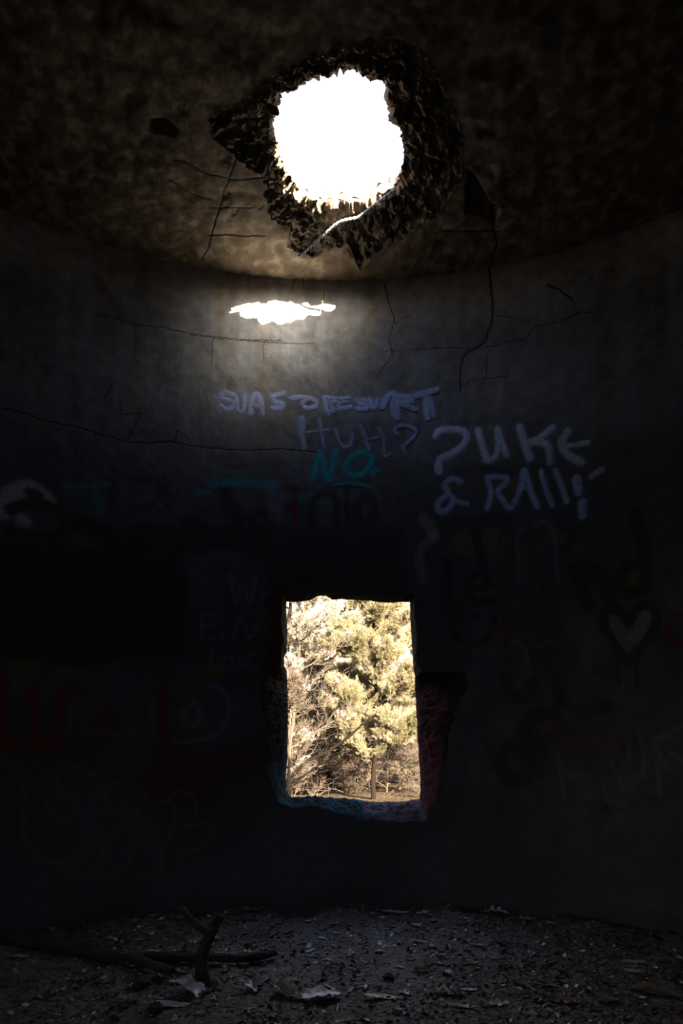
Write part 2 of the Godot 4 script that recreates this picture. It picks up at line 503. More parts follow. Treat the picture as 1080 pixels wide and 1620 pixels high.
	spray(RED, 0.012, 0.60, 0.40, [1.508, 2.441, 1.563, 2.456, 1.599, 2.319, 1.526, 2.249, 1.489, 2.366, 1.508, 2.441])
	spray(RED, 0.012, 0.60, 0.40, [1.217, 2.228, 1.303, 2.243, 1.321, 2.126, 1.227, 2.111, 1.217, 2.228])
	spray(GREYP, 0.014, 0.45, 0.50, [1.321, 2.475, 1.31, 2.805, 1.359, 2.849])
	spray(GREYP, 0.014, 0.45, 0.50, [1.415, 2.853, 1.508, 2.881, 1.563, 2.798, 1.59, 2.472])
	spray(GREYP, 0.014, 0.45, 0.50, [1.265, 2.031, 1.359, 1.988, 1.396, 1.717])
	spray(GREYP, 0.014, 0.45, 0.50, [1.434, 1.985, 1.563, 2.018])
	spray(BLACK, 0.024, 0.75, 0.50, [0.81, 2.226, 0.859, 2.085, 0.976, 2.026, 1.097, 2.057, 1.141, 2.212])
	spray(BLACK, 0.026, 0.80, 0.50, [0.902, 2.227, 0.914, 2.214])
	spray(BLACK, 0.026, 0.80, 0.50, [0.992, 2.227, 1.004, 2.211])
	spray(PALE, 0.091, 0.22, 0.70, [1.743, 2.102, 1.797, 2.024, 1.849, 1.928])
	spray(PALE, 0.041, 0.18, 0.70, [1.761, 1.876, 1.772, 1.782])
	spray(PALE, 0.051, 0.35, 0.50, [1.962, 2.124, 2.039, 1.968])
	spray(PALE, 0.045, 0.40, 0.50, [2.165, 2.144, 2.106, 2.022])
	spray(BLACK, 0.030, 0.97, 0.30, [2.059, 2.125, 1.988, 2.213, 1.905, 2.198, 1.905, 2.1, 1.974, 1.972, 2.059, 1.844, 2.143, 1.944, 2.229, 2.076, 2.226, 2.188, 2.156, 2.234, 2.093, 2.182, 2.059, 2.116])
	spray(BLACK, 0.016, 0.80, 0.50, [1.988, 1.939, 1.998, 1.7])
	spray(BLACK, 0.016, 0.80, 0.50, [2.106, 1.914, 2.116, 1.66])
	spray(RED, 0.026, 0.60, 0.50, [2.396, 2.14, 2.319, 2.112, 2.303, 1.972, 2.383, 1.949])
	spray(BLACK, 0.041, 0.80, 0.50, [1.227, 1.76, 1.265, 1.642, 1.359, 1.621, 1.415, 1.736])
	spray(BLACK, 0.041, 0.70, 0.50, [1.636, 1.787, 1.599, 1.636, 1.708, 1.521, 1.919, 1.537])
	spray(OLIVE, 0.034, 0.35, 0.60, [1.636, 1.73, 1.849, 1.724])
	spray(BLACK, 0.061, 0.80, 0.50, [1.563, 1.484, 1.415, 1.466, 1.359, 1.331, 1.563, 1.294])
	spray(OLIVE, 0.030, 0.35, 0.50, [1.434, 1.389, 1.563, 1.446])
	spray(BLACK, 0.061, 0.80, 0.50, [1.265, 1.253, 1.189, 1.135, 1.303, 1.001, 1.396, 1.138, 1.265, 1.253])
	spray(GREYP, 0.018, 0.40, 0.50, [1.617, 1.256, 1.876, 1.304, 1.858, 1.111, 1.672, 1.059, 1.617, 1.256])
	spray(GREYP, 0.018, 0.40, 0.50, [1.988, 1.417, 1.945, 1.169, 2.022, 0.988])
	spray(GREYP, 0.018, 0.40, 0.50, [2.052, 1.39, 2.059, 1.172, 2.013, 1.116])
	spray(GREYP, 0.018, 0.40, 0.50, [2.123, 1.363, 2.156, 1.174, 2.14, 1.066])
	spray(GREYP, 0.018, 0.40, 0.50, [2.206, 1.301, 2.399, 1.407])
	spray(GREYP, 0.018, 0.40, 0.50, [2.239, 1.176, 2.255, 0.946])
	spray(GREYP, 0.018, 0.40, 0.50, [2.222, 1.265, 2.303, 1.125])
	spray(GREYP, 0.018, 0.40, 0.50, [2.319, 1.231, 2.396, 1.181])
	spray(GREYP, 0.018, 0.40, 0.50, [1.599, 1.218, 1.636, 0.878])
	spray(GREYP, 0.018, 0.40, 0.50, [1.884, 1.038, 1.936, 0.874, 2.056, 0.881])
	spray(MAROON, 0.162, 0.35, 0.80, [1.563, 1.294, 1.814, 1.278, 1.919, 1.334])
	spray(RUST, 0.061, 0.40, 0.80, [0.957, 3.25, 1.303, 3.175, 1.708, 3.176])
	spray(RUST, 0.061, 0.30, 0.80, [1.814, 3.233, 2.09, 3.146])
	spray(RED, 0.020, 0.75, 0.50, [-0.466, 3.213, -0.328, 3.211])
	spray(RED, 0.022, 0.70, 0.50, [-0.355, 3.217, -0.348, 2.936])
	spray(VIOLET, 0.051, 0.40, 0.60, [-0.516, 3.204, -0.5, 3.002])
	spray(TEAL2, 0.019, 0.70, 0.50, [-0.314, 3.15, -0.229, 3.179])
	spray(BLACK, 0.029, 0.90, 0.50, [-0.226, 2.938, -0.212, 3.136, -0.11, 3.188, -0.039, 3.127, -0.039, 2.957])
	spray(GREYP, 0.039, 0.25, 0.60, [-0.124, 3.13, -0.117, 2.977])
	spray(BLACK, 0.026, 0.85, 0.50, [0.042, 3.233, 0.046, 2.978, 0.127, 2.96])
	spray(BLACK, 0.034, 0.85, 0.50, [0.161, 3.147, 0.229, 3.128, 0.246, 2.992, 0.161, 2.943, 0.11, 3.062, 0.161, 3.147])
	spray(BLACK, 0.077, 0.80, 0.50, [-0.5, 2.85, -0.178, 2.841, 0.127, 2.875, 0.398, 2.853])
	spray(BLACK, 0.077, 0.80, 0.50, [-0.5, 2.715, -0.178, 2.705, 0.127, 2.739, 0.398, 2.718])
	spray(BLACK, 0.077, 0.80, 0.50, [-0.5, 2.579, -0.178, 2.569, 0.127, 2.603, 0.398, 2.582])
	spray(BLACK, 0.077, 0.80, 0.50, [-0.5, 2.461, -0.178, 2.45, 0.127, 2.484, 0.398, 2.464])
	spray(MAROON, 0.051, 0.50, 0.60, [-0.331, 2.584, -0.178, 2.586, -0.11, 2.621])
	spray(RUST, 0.026, 0.50, 0.60, [0.229, 3.315, 0.297, 3.127])
	spray(RUST, 0.034, 0.35, 0.70, [0.365, 3.413, 0.398, 3.124])
	spray(RUST, 0.026, 0.35, 0.70, [0.533, 3.068, 0.767, 3.139])
	spray(BLACK, 0.004, 0.80, 0.30, [-0.932, 3.351, -0.932, 3.331, -0.915, 3.332])
	spray(BLACK, 0.004, 0.80, 0.30, [-0.896, 3.357, -0.896, 3.334])
	spray(BLACK, 0.004, 0.80, 0.30, [-0.863, 3.36, -0.879, 3.347, -0.863, 3.339, -0.86, 3.352])
	spray(BLACK, 0.004, 0.80, 0.30, [-0.843, 3.34, -0.833, 3.366, -0.822, 3.344])
	spray(BLACK, 0.004, 0.80, 0.30, [-0.808, 3.345, -0.808, 3.37, -0.792, 3.366, -0.807, 3.357, -0.79, 3.348])
	spray(BLACK, 0.004, 0.80, 0.30, [-0.774, 3.374, -0.774, 3.351])
	spray(BLACK, 0.004, 0.80, 0.30, [-0.76, 3.377, -0.744, 3.38, -0.759, 3.354, -0.74, 3.357])
	spray(BLACK, 0.004, 0.80, 0.30, [-0.72, 3.385, -0.734, 3.382, -0.732, 3.361, -0.715, 3.364])
	spray(GREYP, 0.003, 0.50, 0.30, [-0.915, 3.304, -0.901, 3.319, -0.896, 3.303])
	spray(GREYP, 0.003, 0.50, 0.30, [-0.889, 3.306, -0.874, 3.321, -0.869, 3.305])
	spray(GREYP, 0.003, 0.50, 0.30, [-0.863, 3.309, -0.848, 3.323, -0.843, 3.307])
	spray(GREYP, 0.003, 0.50, 0.30, [-0.836, 3.311, -0.822, 3.325, -0.817, 3.309])
	spray(GREYP, 0.003, 0.50, 0.30, [-0.81, 3.313, -0.795, 3.327, -0.79, 3.311])
	spray(GREYP, 0.003, 0.50, 0.30, [-0.784, 3.315, -0.769, 3.33, -0.764, 3.313])
	spray(GREYP, 0.003, 0.50, 0.30, [-0.757, 3.317, -0.742, 3.331, -0.737, 3.315])
	spray(GREYP, 0.003, 0.50, 0.30, [-0.73, 3.319, -0.715, 3.333, -0.71, 3.317])
	spray(GREYP, 0.003, 0.50, 0.30, [-0.704, 3.321, -0.689, 3.335, -0.684, 3.319])
	spray(Color(0.5, 0.54, 0.8), 0.028, 0.35, 0.60, [-0.819, 3.89, -0.877, 3.901, -0.918, 3.87, -0.885, 3.85, -0.828, 3.84, -0.816, 3.807, -0.861, 3.779, -0.905, 3.795])
	spray(Color(0.5, 0.54, 0.8), 0.028, 0.35, 0.60, [-0.799, 3.859, -0.786, 3.783, -0.753, 3.783, -0.736, 3.882])
	spray(Color(0.5, 0.54, 0.8), 0.031, 0.35, 0.60, [-0.695, 3.775, -0.68, 3.88, -0.633, 3.908, -0.603, 3.782])
	spray(Color(0.5, 0.54, 0.8), 0.020, 0.35, 0.60, [-0.686, 3.819, -0.603, 3.829])
	spray(Color(0.5, 0.54, 0.8), 0.028, 0.35, 0.60, [-0.443, 3.931, -0.527, 3.902, -0.519, 3.869, -0.452, 3.852, -0.472, 3.821, -0.522, 3.818])
	spray(Color(0.5, 0.54, 0.8), 0.026, 0.35, 0.60, [-0.384, 3.9, -0.317, 3.913, -0.24, 3.902])
	spray(Color(0.5, 0.54, 0.8), 0.026, 0.35, 0.60, [-0.257, 3.902, -0.3, 3.863, -0.266, 3.827, -0.205, 3.842, -0.201, 3.886, -0.252, 3.905])
	spray(Color(0.5, 0.54, 0.8), 0.028, 0.35, 0.60, [-0.13, 3.908, -0.113, 3.806, -0.066, 3.821, -0.088, 3.865, -0.042, 3.899, -0.127, 3.912])
	spray(Color(0.5, 0.54, 0.8), 0.024, 0.35, 0.60, [-0.011, 3.906, -0.025, 3.834, 0.064, 3.841])
	spray(Color(0.5, 0.54, 0.8), 0.020, 0.35, 0.60, [-0.02, 3.872, 0.043, 3.882])
	spray(Color(0.5, 0.54, 0.8), 0.020, 0.35, 0.60, [-0.015, 3.902, 0.053, 3.909])
	spray(Color(0.5, 0.54, 0.8), 0.026, 0.35, 0.60, [0.186, 3.89, 0.121, 3.895, 0.128, 3.867, 0.196, 3.856, 0.179, 3.822, 0.121, 3.83])
	spray(Color(0.5, 0.54, 0.8), 0.028, 0.35, 0.60, [0.21, 3.893, 0.244, 3.827, 0.277, 3.884])
	spray(Color(0.5, 0.54, 0.8), 0.034, 0.35, 0.60, [0.315, 3.842, 0.352, 3.915, 0.413, 3.912, 0.423, 3.752])
	spray(Color(0.5, 0.54, 0.8), 0.023, 0.35, 0.60, [0.389, 3.879, 0.396, 3.767])
	spray(Color(0.5, 0.54, 0.8), 0.028, 0.35, 0.60, [0.43, 3.915, 0.52, 3.902, 0.534, 3.861, 0.45, 3.863, 0.557, 3.805])
	spray(Color(0.5, 0.54, 0.8), 0.031, 0.35, 0.60, [0.564, 3.909, 0.718, 3.937])
	spray(Color(0.5, 0.54, 0.8), 0.034, 0.35, 0.60, [0.641, 3.91, 0.651, 3.738])
	spray(Color(0.5, 0.54, 0.8), 0.020, 0.35, 0.60, [0.675, 3.881, 0.701, 3.744])
	spray(Color(0.5, 0.54, 0.8), 0.044, 0.22, 0.60, [-0.307, 3.734, -0.31, 3.649])
	spray(Color(0.5, 0.54, 0.8), 0.029, 0.22, 0.60, [-0.31, 3.649, -0.286, 3.534])
	spray(Color(0.5, 0.54, 0.8), 0.018, 0.22, 0.60, [-0.269, 3.64, -0.11, 3.664])
	spray(Color(0.5, 0.54, 0.8), 0.021, 0.22, 0.60, [-0.174, 3.741, -0.137, 3.524])
	spray(Color(0.5, 0.54, 0.8), 0.020, 0.22, 0.60, [-0.049, 3.668, -0.018, 3.573, 0.026, 3.535, 0.067, 3.555, 0.077, 3.634])
	spray(Color(0.5, 0.54, 0.8), 0.021, 0.22, 0.60, [0.142, 3.694, 0.176, 3.608, 0.203, 3.523])
	spray(Color(0.5, 0.54, 0.8), 0.017, 0.22, 0.60, [0.182, 3.584, 0.281, 3.602])
	spray(Color(0.5, 0.54, 0.8), 0.022, 0.22, 0.60, [0.288, 3.667, 0.318, 3.588])
	spray(Color(0.5, 0.54, 0.8), 0.015, 0.22, 0.60, [0.318, 3.588, 0.328, 3.465, 0.365, 3.471])
	spray(Color(0.5, 0.54, 0.8), 0.020, 0.22, 0.60, [0.423, 3.617, 0.406, 3.662, 0.467, 3.686, 0.541, 3.665, 0.564, 3.619, 0.517, 3.562, 0.473, 3.53, 0.48, 3.479])
	spray(TEAL2, 0.032, 0.50, 0.60, [-0.219, 3.305, -0.165, 3.493, -0.104, 3.287, -0.049, 3.504])
	spray(TEAL2, 0.029, 0.50, 0.60, [0.226, 3.465, 0.161, 3.496, 0.08, 3.46, 0.029, 3.386, 0.046, 3.331, 0.131, 3.32, 0.195, 3.367, 0.236, 3.454])
	spray(TEAL2, 0.029, 0.50, 0.60, [0.236, 3.339, 0.26, 3.352])
	spray(TEAL2, 0.020, 0.40, 0.60, [-0.059, 3.239, 0.059, 3.256, 0.222, 3.227])
	spray(Color(0.55, 0.62, 0.9), 0.035, 0.40, 0.60, [0.717, 3.591, 0.748, 3.631, 0.832, 3.632, 0.915, 3.612, 0.945, 3.562, 0.912, 3.498, 0.832, 3.449, 0.748, 3.416, 0.731, 3.358, 0.737, 3.327])
	spray(Color(0.55, 0.62, 0.9), 0.033, 0.40, 0.60, [1.028, 3.603, 1.058, 3.491, 1.099, 3.375, 1.158, 3.401, 1.177, 3.485, 1.169, 3.591])
	spray(Color(0.55, 0.62, 0.9), 0.027, 0.40, 0.60, [1.185, 3.547, 1.234, 3.395])
	spray(Color(0.55, 0.62, 0.9), 0.035, 0.40, 0.60, [1.327, 3.585, 1.362, 3.468, 1.399, 3.354])
	spray(Color(0.55, 0.62, 0.9), 0.031, 0.40, 0.60, [1.555, 3.546, 1.467, 3.49, 1.399, 3.471])
	spray(Color(0.55, 0.62, 0.9), 0.033, 0.40, 0.60, [1.414, 3.474, 1.516, 3.431, 1.542, 3.306])
	spray(Color(0.55, 0.62, 0.9), 0.023, 0.40, 0.60, [1.794, 3.399, 1.683, 3.398, 1.627, 3.41])
	spray(Color(0.55, 0.62, 0.9), 0.035, 0.40, 0.60, [1.658, 3.501, 1.619, 3.427, 1.66, 3.34, 1.749, 3.27])
	spray(Color(0.5, 0.54, 0.8), 0.029, 0.30, 0.60, [0.895, 3.239, 0.832, 3.261, 0.776, 3.214, 0.804, 3.156, 0.734, 3.09, 0.731, 3.036, 0.79, 3.024, 0.843, 3.094, 0.829, 3.131])
	spray(Color(0.5, 0.54, 0.8), 0.023, 0.30, 0.60, [0.843, 3.111, 0.876, 3.091, 0.948, 3.066])
	spray(Color(0.5, 0.54, 0.8), 0.029, 0.30, 0.60, [1.099, 3.234, 1.123, 3.126, 1.096, 3.028])
	spray(Color(0.5, 0.54, 0.8), 0.027, 0.30, 0.60, [1.099, 3.25, 1.226, 3.231, 1.223, 3.184, 1.172, 3.135, 1.239, 3.012])
	spray(Color(0.5, 0.54, 0.8), 0.029, 0.30, 0.60, [1.274, 3.008, 1.335, 3.133, 1.359, 3.264, 1.401, 3.122, 1.451, 2.994])
	spray(Color(0.5, 0.54, 0.8), 0.021, 0.30, 0.60, [1.319, 3.132, 1.401, 3.149])
	spray(Color(0.5, 0.54, 0.8), 0.027, 0.30, 0.60, [1.482, 3.242, 1.516, 3.107, 1.555, 2.997])
	spray(Color(0.5, 0.54, 0.8), 0.027, 0.30, 0.60, [1.576, 3.236, 1.619, 3.12, 1.653, 3.008])
	spray(Color(0.5, 0.54, 0.8), 0.041, 0.30, 0.60, [1.721, 3.152, 1.736, 3.065])
	spray(Color(0.5, 0.54, 0.8), 0.029, 0.30, 0.60, [1.883, 3.191, 1.821, 3.157])
	spray(Color(0.5, 0.54, 0.8), 0.039, 0.30, 0.60, [1.759, 2.98, 1.759, 2.895])
	crack(0.0079, [1.107, 4.817, 1.114, 4.711, 1.128, 4.57, 1.135, 4.465, 1.118, 4.364, 1.08, 4.266, 1.036, 4.224, 0.959, 4.206, 0.916, 4.159, 0.895, 4.048, 0.895, 3.916])
	crack(0.0039, [1.036, 4.224, 0.881, 4.242, 0.672, 4.266])
	crack(0.0039, [1.053, 4.218, 1.155, 4.22, 1.256, 4.233, 1.364, 4.233, 1.422, 4.306, 1.584, 4.303])
	crack(0.0039, [1.104, 4.211, 1.087, 4.092, 1.087, 3.988])
	crack(0.0039, [0.898, 3.942, 0.984, 3.984, 1.121, 3.983, 1.256, 3.979])
	crack(0.0079, [1.52, 4.585, 1.616, 4.516, 1.696, 4.425])
	crack(0.0047, [1.616, 4.304, 1.743, 4.329, 1.837, 4.312])
	crack(0.0039, [1.146, 4.446, 1.273, 4.405])
	crack(0.0031, [1.696, 4.425, 1.704, 4.348])
	crack(0.0063, [-2.382, 3.504, -2.24, 3.503, -2.109, 3.48, -1.929, 3.488, -1.775, 3.462, -1.584, 3.446, -1.422, 3.46, -1.289, 3.491, -1.121, 3.479, -0.881, 3.478, -0.672, 3.486, -0.46, 3.511, -0.193, 3.499])
	crack(0.0039, [-1.806, 4.303, -1.696, 4.315, -1.52, 4.3, -1.322, 4.316, -1.053, 4.312, -0.777, 4.315, -0.46, 4.335])
	crack(0.0031, [-1.52, 4.3, -1.536, 4.052])
	crack(0.0039, [-1.68, 3.837, -1.743, 3.716])
	crack(0.0039, [-1.629, 3.739, -1.629, 3.631, -1.487, 3.665, -1.584, 3.454])
	crack(0.0047, [-1.256, 3.496, -1.231, 3.577, -1.155, 3.544, -1.138, 3.485])
	crack(0.0039, [-0.976, 4.289, -0.984, 4.078])
	crack(0.0039, [0.329, 4.772, 0.363, 4.608, 0.403, 4.513, 0.363, 4.353, 0.386, 4.224, 0.259, 4.056])
	crack(0.0031, [0.403, 4.467, 0.513, 4.528])
	crack(0.0039, [-1.138, 4.301, -0.735, 4.311, -0.483, 4.318, -0.205, 4.325])
	crack(0.0031, [-0.598, 4.302, -0.598, 4.152])
	crack(0.0031, [0.329, 4.262, 0.696, 4.258])
	crack(0.0047, [-1.69, 3.262, -1.665, 3.202])
	# pale chips and flakes
	rng.seed = 5
	for k in 420:
		var cx := rng.randf() * WW
		var cyy := pow(rng.randf(), 1.3) * WH * 0.55
		var l := rng.randf_range(1.0, 4.0)
		var an := rng.randf() * PI
		for j in int(l * 2.0):
			var x := clampi(int(cx + cos(an) * j * 0.7), 0, WW - 1)
			var y := clampi(int(cyy + sin(an) * j * 0.7), 0, WH - 1)
			var o := (y * WW + x) * 3
			for b in 3: px[o + b] = mini(255, px[o + b] + 45)
	wall_img = Image.create_from_data(WW, WH, false, Image.FORMAT_RGB8, px)
	wall_bump = Image.create_from_data(WW, WH, false, Image.FORMAT_L8, bp)

# ---------------------------------------------------------------- ceiling texture, laid out by x and z (8.4 m square)
const CW := 1400
const CSPAN := 8.4
func seam(hw: float, a: Array) -> void:
	var k := CW / CSPAN
	var p := pairs(a)
	var r := maxf(hw * k, 0.35)
	for i in p.size() - 1:
		var n := maxi(2, int(p[i].distance_to(p[i + 1]) * k * 2.0))
		for j in n:
			var q := p[i].lerp(p[i + 1], float(j) / n)
			q += Vector2.ONE * n_spray.get_noise_2d(q.x * 60.0, q.y * 60.0) * 0.010
			var cx := (q.x + CSPAN / 2.0) * k
			var cz := (q.y - AXIS + CSPAN / 2.0) * k
			for y in range(int(cz - r - 1.0), int(cz + r + 2.0)):
				for x in range(int(cx - r - 1.0), int(cx + r + 2.0)):
					if x < 0 or y < 0 or x >= CW or y >= CW: continue
					var e := clampf(r + 0.5 - Vector2(x, y).distance_to(Vector2(cx, cz)), 0.0, 1.0) * 0.5
					if e <= 0.0: continue
					var o := (y * CW + x) * 3
					for b in 3: px[o + b] = int(lerpf(px[o + b], 30.0, e))
					bp[y * CW + x] = int(lerpf(bp[y * CW + x], 255.0, e * 0.5))

func paint_ceiling() -> void:
	var w := CW / 2
	var big := noise_bytes(0.012, FastNoiseLite.TYPE_SIMPLEX_SMOOTH, 5, w, w, 31)
	var fine := noise_bytes(0.09, FastNoiseLite.TYPE_SIMPLEX_SMOOTH, 4, w, w, 32)
	var img := PackedByteArray()
	img.resize(w * w * 3)
	for i in w * w:
		var a := big[i] / 255.0
		var b := fine[i] / 255.0
		var g := clampf(0.185 + 0.09 * (a - 0.5) + 0.19 * (b - 0.5), 0.025, 0.6)
		var pale := smoothstep(0.58, 0.7, b) * 0.08
		var col := Color(g * 1.24 + pale, g * 0.94 + pale * 0.95, g * 0.60 + pale * 0.8).linear_to_srgb()
		img[i * 3] = int(col.r * 255.0)
		img[i * 3 + 1] = int(col.g * 255.0)
		img[i * 3 + 2] = int(col.b * 255.0)
	var im := Image.create_from_data(w, w, false, Image.FORMAT_RGB8, img)
	im.resize(CW, CW, Image.INTERPOLATE_CUBIC)
	px = im.get_data()
	bp = noise_bytes(0.02, FastNoiseLite.TYPE_SIMPLEX_SMOOTH, 7, CW, CW, 33)
	seam(0.0060, [-0.93, -4.763, -0.532, -4.769])
	seam(0.0060, [-0.726, -4.337, -0.484, -4.335])
	seam(0.0050, [0.707, -4.749, 1.099, -4.724])
	seam(0.0050, [-0.656, -4.2, -0.739, -4.367, -0.864, -4.646, -0.962, -4.88, -1.027, -4.974])
	seam(0.0040, [-1.032, -4.186, -0.84, -4.299, -0.732, -4.324])
	seam(0.0040, [-1.108, -4.331, -0.988, -4.426, -0.877, -4.491])
	seam(0.0040, [-0.888, -4.547, -0.592, -4.547])
	seam(0.0060, [1.004, -4.591, 1.099, -4.82, 1.102, -5.018])
	ceil_img = Image.create_from_data(CW, CW, false, Image.FORMAT_RGB8, px)
	ceil_bump = Image.create_from_data(CW, CW, false, Image.FORMAT_L8, bp)

# ---------------------------------------------------------------- the shell
func wall_dent(s: float, y: float) -> float:
	return n_mid.get_noise_2d(s * 60.0, y * 60.0) * 0.004 + n_big.get_noise_2d(s * 30.0, y * 30.0) * 0.006

func on_wall(s: float, y: float, outwards: float) -> Vector3:
	var a := s / R
	var r := R + outwards + wall_dent(s, y)
	return Vector3(r * sin(a), y, AXIS - r * cos(a))

func on_shell(s: float, y: float, r: float) -> Vector3:
	var a := s / R
	return Vector3(r * sin(a), y, AXIS - r * cos(a))

func build_wall() -> void:
	var win_out := pairs([-0.411, 2.41, -0.293, 2.413, -0.241, 2.424, -0.18, 2.46, -0.114, 2.461, -0.066, 2.43, 0, 2.435, 0.189, 2.424, 0.284, 2.408, 0.509, 2.403, 0.509, 2.357, 0.518, 2.164, 0.532, 1.96, 0.546, 1.756, 0.556, 1.553, 0.565, 1.349, 0.579, 1.095, 0.588, 0.943, 0.584, 0.821, 0.472, 0.804, 0.284, 0.791, 0.166, 0.801, 0.095, 0.816, -0.189, 0.826, -0.411, 0.828, -0.42, 0.89, -0.415, 1.012, -0.401, 1.145, -0.401, 1.655, -0.406, 1.859, -0.425, 1.885, -0.429, 1.961, -0.411, 1.992, -0.406, 2.166])
	var win_in := pairs([-0.448, 2.404, -0.193, 2.427, 0.097, 2.414, 0.553, 2.401, 0.558, 2.119, 0.577, 1.879, 0.634, 1.821, 0.93, 1.797, 0.944, 1.683, 0.869, 1.542, 0.823, 1.4, 0.79, 1.162, 0.766, 0.924, 0.719, 0.757, 0.615, 0.683, 0.448, 0.684, 0.227, 0.657, 0.097, 0.681, 0.014, 0.743, -0.193, 0.787, -0.453, 0.795, -0.529, 0.897, -0.562, 1.113, -0.577, 1.4, -0.615, 1.639, -0.586, 1.792, -0.481, 1.846, -0.453, 1.928, -0.448, 2.121])
	var c := pairs([0.077, 1.593])[0]
	var na := 760
	var frame := PackedVector2Array([Vector2(-PAINT_S, -0.1), Vector2(PAINT_S, -0.1), Vector2(PAINT_S, SPRING + 0.06), Vector2(-PAINT_S, SPRING + 0.06)])
	var ro := PackedFloat32Array()
	var ri := PackedFloat32Array()
	var rf := PackedFloat32Array()
	var dirs := PackedVector2Array()
	# directions gathered so that the four corners of the frame fall on one each
	for j in na:
		var a := TAU * j / na
		dirs.append(Vector2(cos(a), sin(a)))
	for q in frame:
		var d := (q - c).normalized()
		var best := 0
		for j in na:
			if dirs[j].dot(d) > dirs[best].dot(d): best = j
		dirs[best] = d
	for j in na:
		var jag := n_fine.get_noise_2d(dirs[j].x * 70.0, dirs[j].y * 70.0)
		ro.append(reach(win_out, c, dirs[j]) + jag * 0.007)
		ri.append(reach(win_in, c, dirs[j]) + n_fine.get_noise_2d(dirs[j].y * 60.0, dirs[j].x * 60.0) * 0.03)
		rf.append(reach(frame, c, dirs[j]))
	# room side of the wall: rings from the broken edge out to the frame
	var rings := 70
	var v := PackedVector3Array()
	var uv := PackedVector2Array()
	for i in rings:
		var t := pow(float(i) / (rings - 1), 1.7)
		for j in na:
			var q := c + dirs[j] * lerpf(ri[j], rf[j], t)
			v.append(on_wall(q.x, q.y, 0.0))
			uv.append(Vector2(wu(q.x), wv(q.y)))
	var wall := mesh_node("wall_front", commit(v, grid_index(rings, na, true, true), uv), M.wall)
	tag(wall, "curved grey concrete wall covered in dark layered graffiti around the window opening", "", "", "structure")
	# outer skin of the same wall
	v = PackedVector3Array()
	for i in 14:
		var t := pow(float(i) / 13.0, 1.7)
		for j in na:
			var q := c + dirs[j] * lerpf(ro[j], rf[j], t)
			v.append(on_shell(q.x, q.y, R + THICK))
	mesh_node("outer_face", commit(v, grid_index(14, na, true, false)), M.plain_concrete, wall)
	# the broken thickness of the wall
	var steps := 34
	v = PackedVector3Array()
	var col := PackedColorArray()
	for i in steps:
		var t := float(i) / (steps - 1)
		var edge := sin(t * PI)
		for j in na:
			var d := dirs[j]
			var lower := smoothstep(0.1, -0.15, (c + d * ri[j]).y - 1.78)  # broken below, sawn straight above
			var bow := pow(t, lerpf(1.0, 0.75, lower))
			var q := c + d * lerpf(ri[j], ro[j], bow)
			var depth := THICK * t
			var p := on_shell(q.x, q.y, R + depth)
			if i == 0: p = on_wall(q.x, q.y, 0.0)
			var rough := n_cell.get_noise_3d(p.x * 60.0, p.y * 60.0, p.z * 60.0) * 0.05 + n_cell.get_noise_3d(p.x * 26.0, p.y * 26.0, p.z * 26.0) * 0.03 + n_fine.get_noise_3d(p.x * 110.0, p.y * 110.0, p.z * 110.0) * 0.025
			var amt := edge * lerpf(0.18, 1.0, lower)
			var out2 := Vector3(d.x * cos(q.x / R), d.y, d.x * sin(q.x / R))
			p += out2 * (rough + 0.012) * amt
			v.append(p)
			var nz := 0.5 + 0.5 * n_mid.get_noise_3d(p.x * 70.0, p.y * 70.0, p.z * 70.0)
			var cc := Color(0.048, 0.040, 0.036).lerp(Color(0.18, 0.15, 0.13), nz)
			if d.x > 0.35 and lower > 0.2: cc = cc.lerp(Color(0.40, 0.12, 0.18), clampf(nz * 1.6 - 0.35, 0.0, 0.8))
			if d.y < (-0.84 if d.x > 0.25 else -0.6): cc = cc.lerp(Color(0.08, 0.36, 0.56) if d.x < 0.1 else Color(0.5, 0.5, 0.64), clampf(nz * 1.7 - 0.4, 0.0, 0.85))
			elif d.x < -0.35 and (c + d * ro[j]).y < 1.3: cc = cc.lerp(Color(0.04, 0.24, 0.32), clampf(nz * 2.0 - 0.7, 0.0, 0.8))
			col.append(cc)
	var rev := mesh_node("window_1", commit(v, grid_index(steps, na, true, false), PackedVector2Array(), col), M.reveal)
	tag(rev, "glassless window opening with straight lintel and rough broken concrete jambs and sill", "", "", "structure")
	# the rest of the ring beside and behind the viewer, with real thickness and an open doorway on the left
	var a0 := PAINT_S / R
	var d0 := deg_to_rad(241.0)
	var d1 := deg_to_rad(258.0)
	v = PackedVector3Array()
	var ind := PackedInt32Array()
	for e in [[a0, d0, -0.6, SPRING + 0.06], [d1, TAU - a0, -0.6, SPRING + 0.06], [d0, d1, 2.4, SPRING + 0.06], [d0, d1, -0.6, 0.0]]:
		var n := maxi(4, int((e[1] - e[0]) / 0.04))
		for layer in 5: # inner bottom, inner top, outer top, outer bottom, closing
			for j in n + 2:
				var a: float = lerpf(e[0], e[1], clampf(j - 0.0, 0, n) / n) if j <= n else e[1]
				var rr := R if layer in [0, 1, 4] else R + THICK
				v.append(Vector3(rr * sin(a), e[3] if layer in [1, 2] else e[2], AXIS - rr * cos(a)))
		var first := v.size() - 5 * (n + 2)
		for q in grid_index(5, n + 2, false, false): ind.append(q + first)
		for side in [0, n]:
			var b := [first + side, first + side + (n + 2), first + side + 2 * (n + 2), first + side + 3 * (n + 2)]
			ind.append_array(PackedInt32Array([b[0], b[1], b[2], b[0], b[2], b[3]]))
	var rear := mesh_node("wall_rear", commit(v, ind), M.rear_concrete)
	tag(rear, "curved bare concrete wall closing the round chamber, with an open doorway on the left", "", "", "structure")
	# writing on the wall
	var w: Node3D
	w = writing("graffiti", "row of lavender letters running along the top of the graffiti", M.lilac)
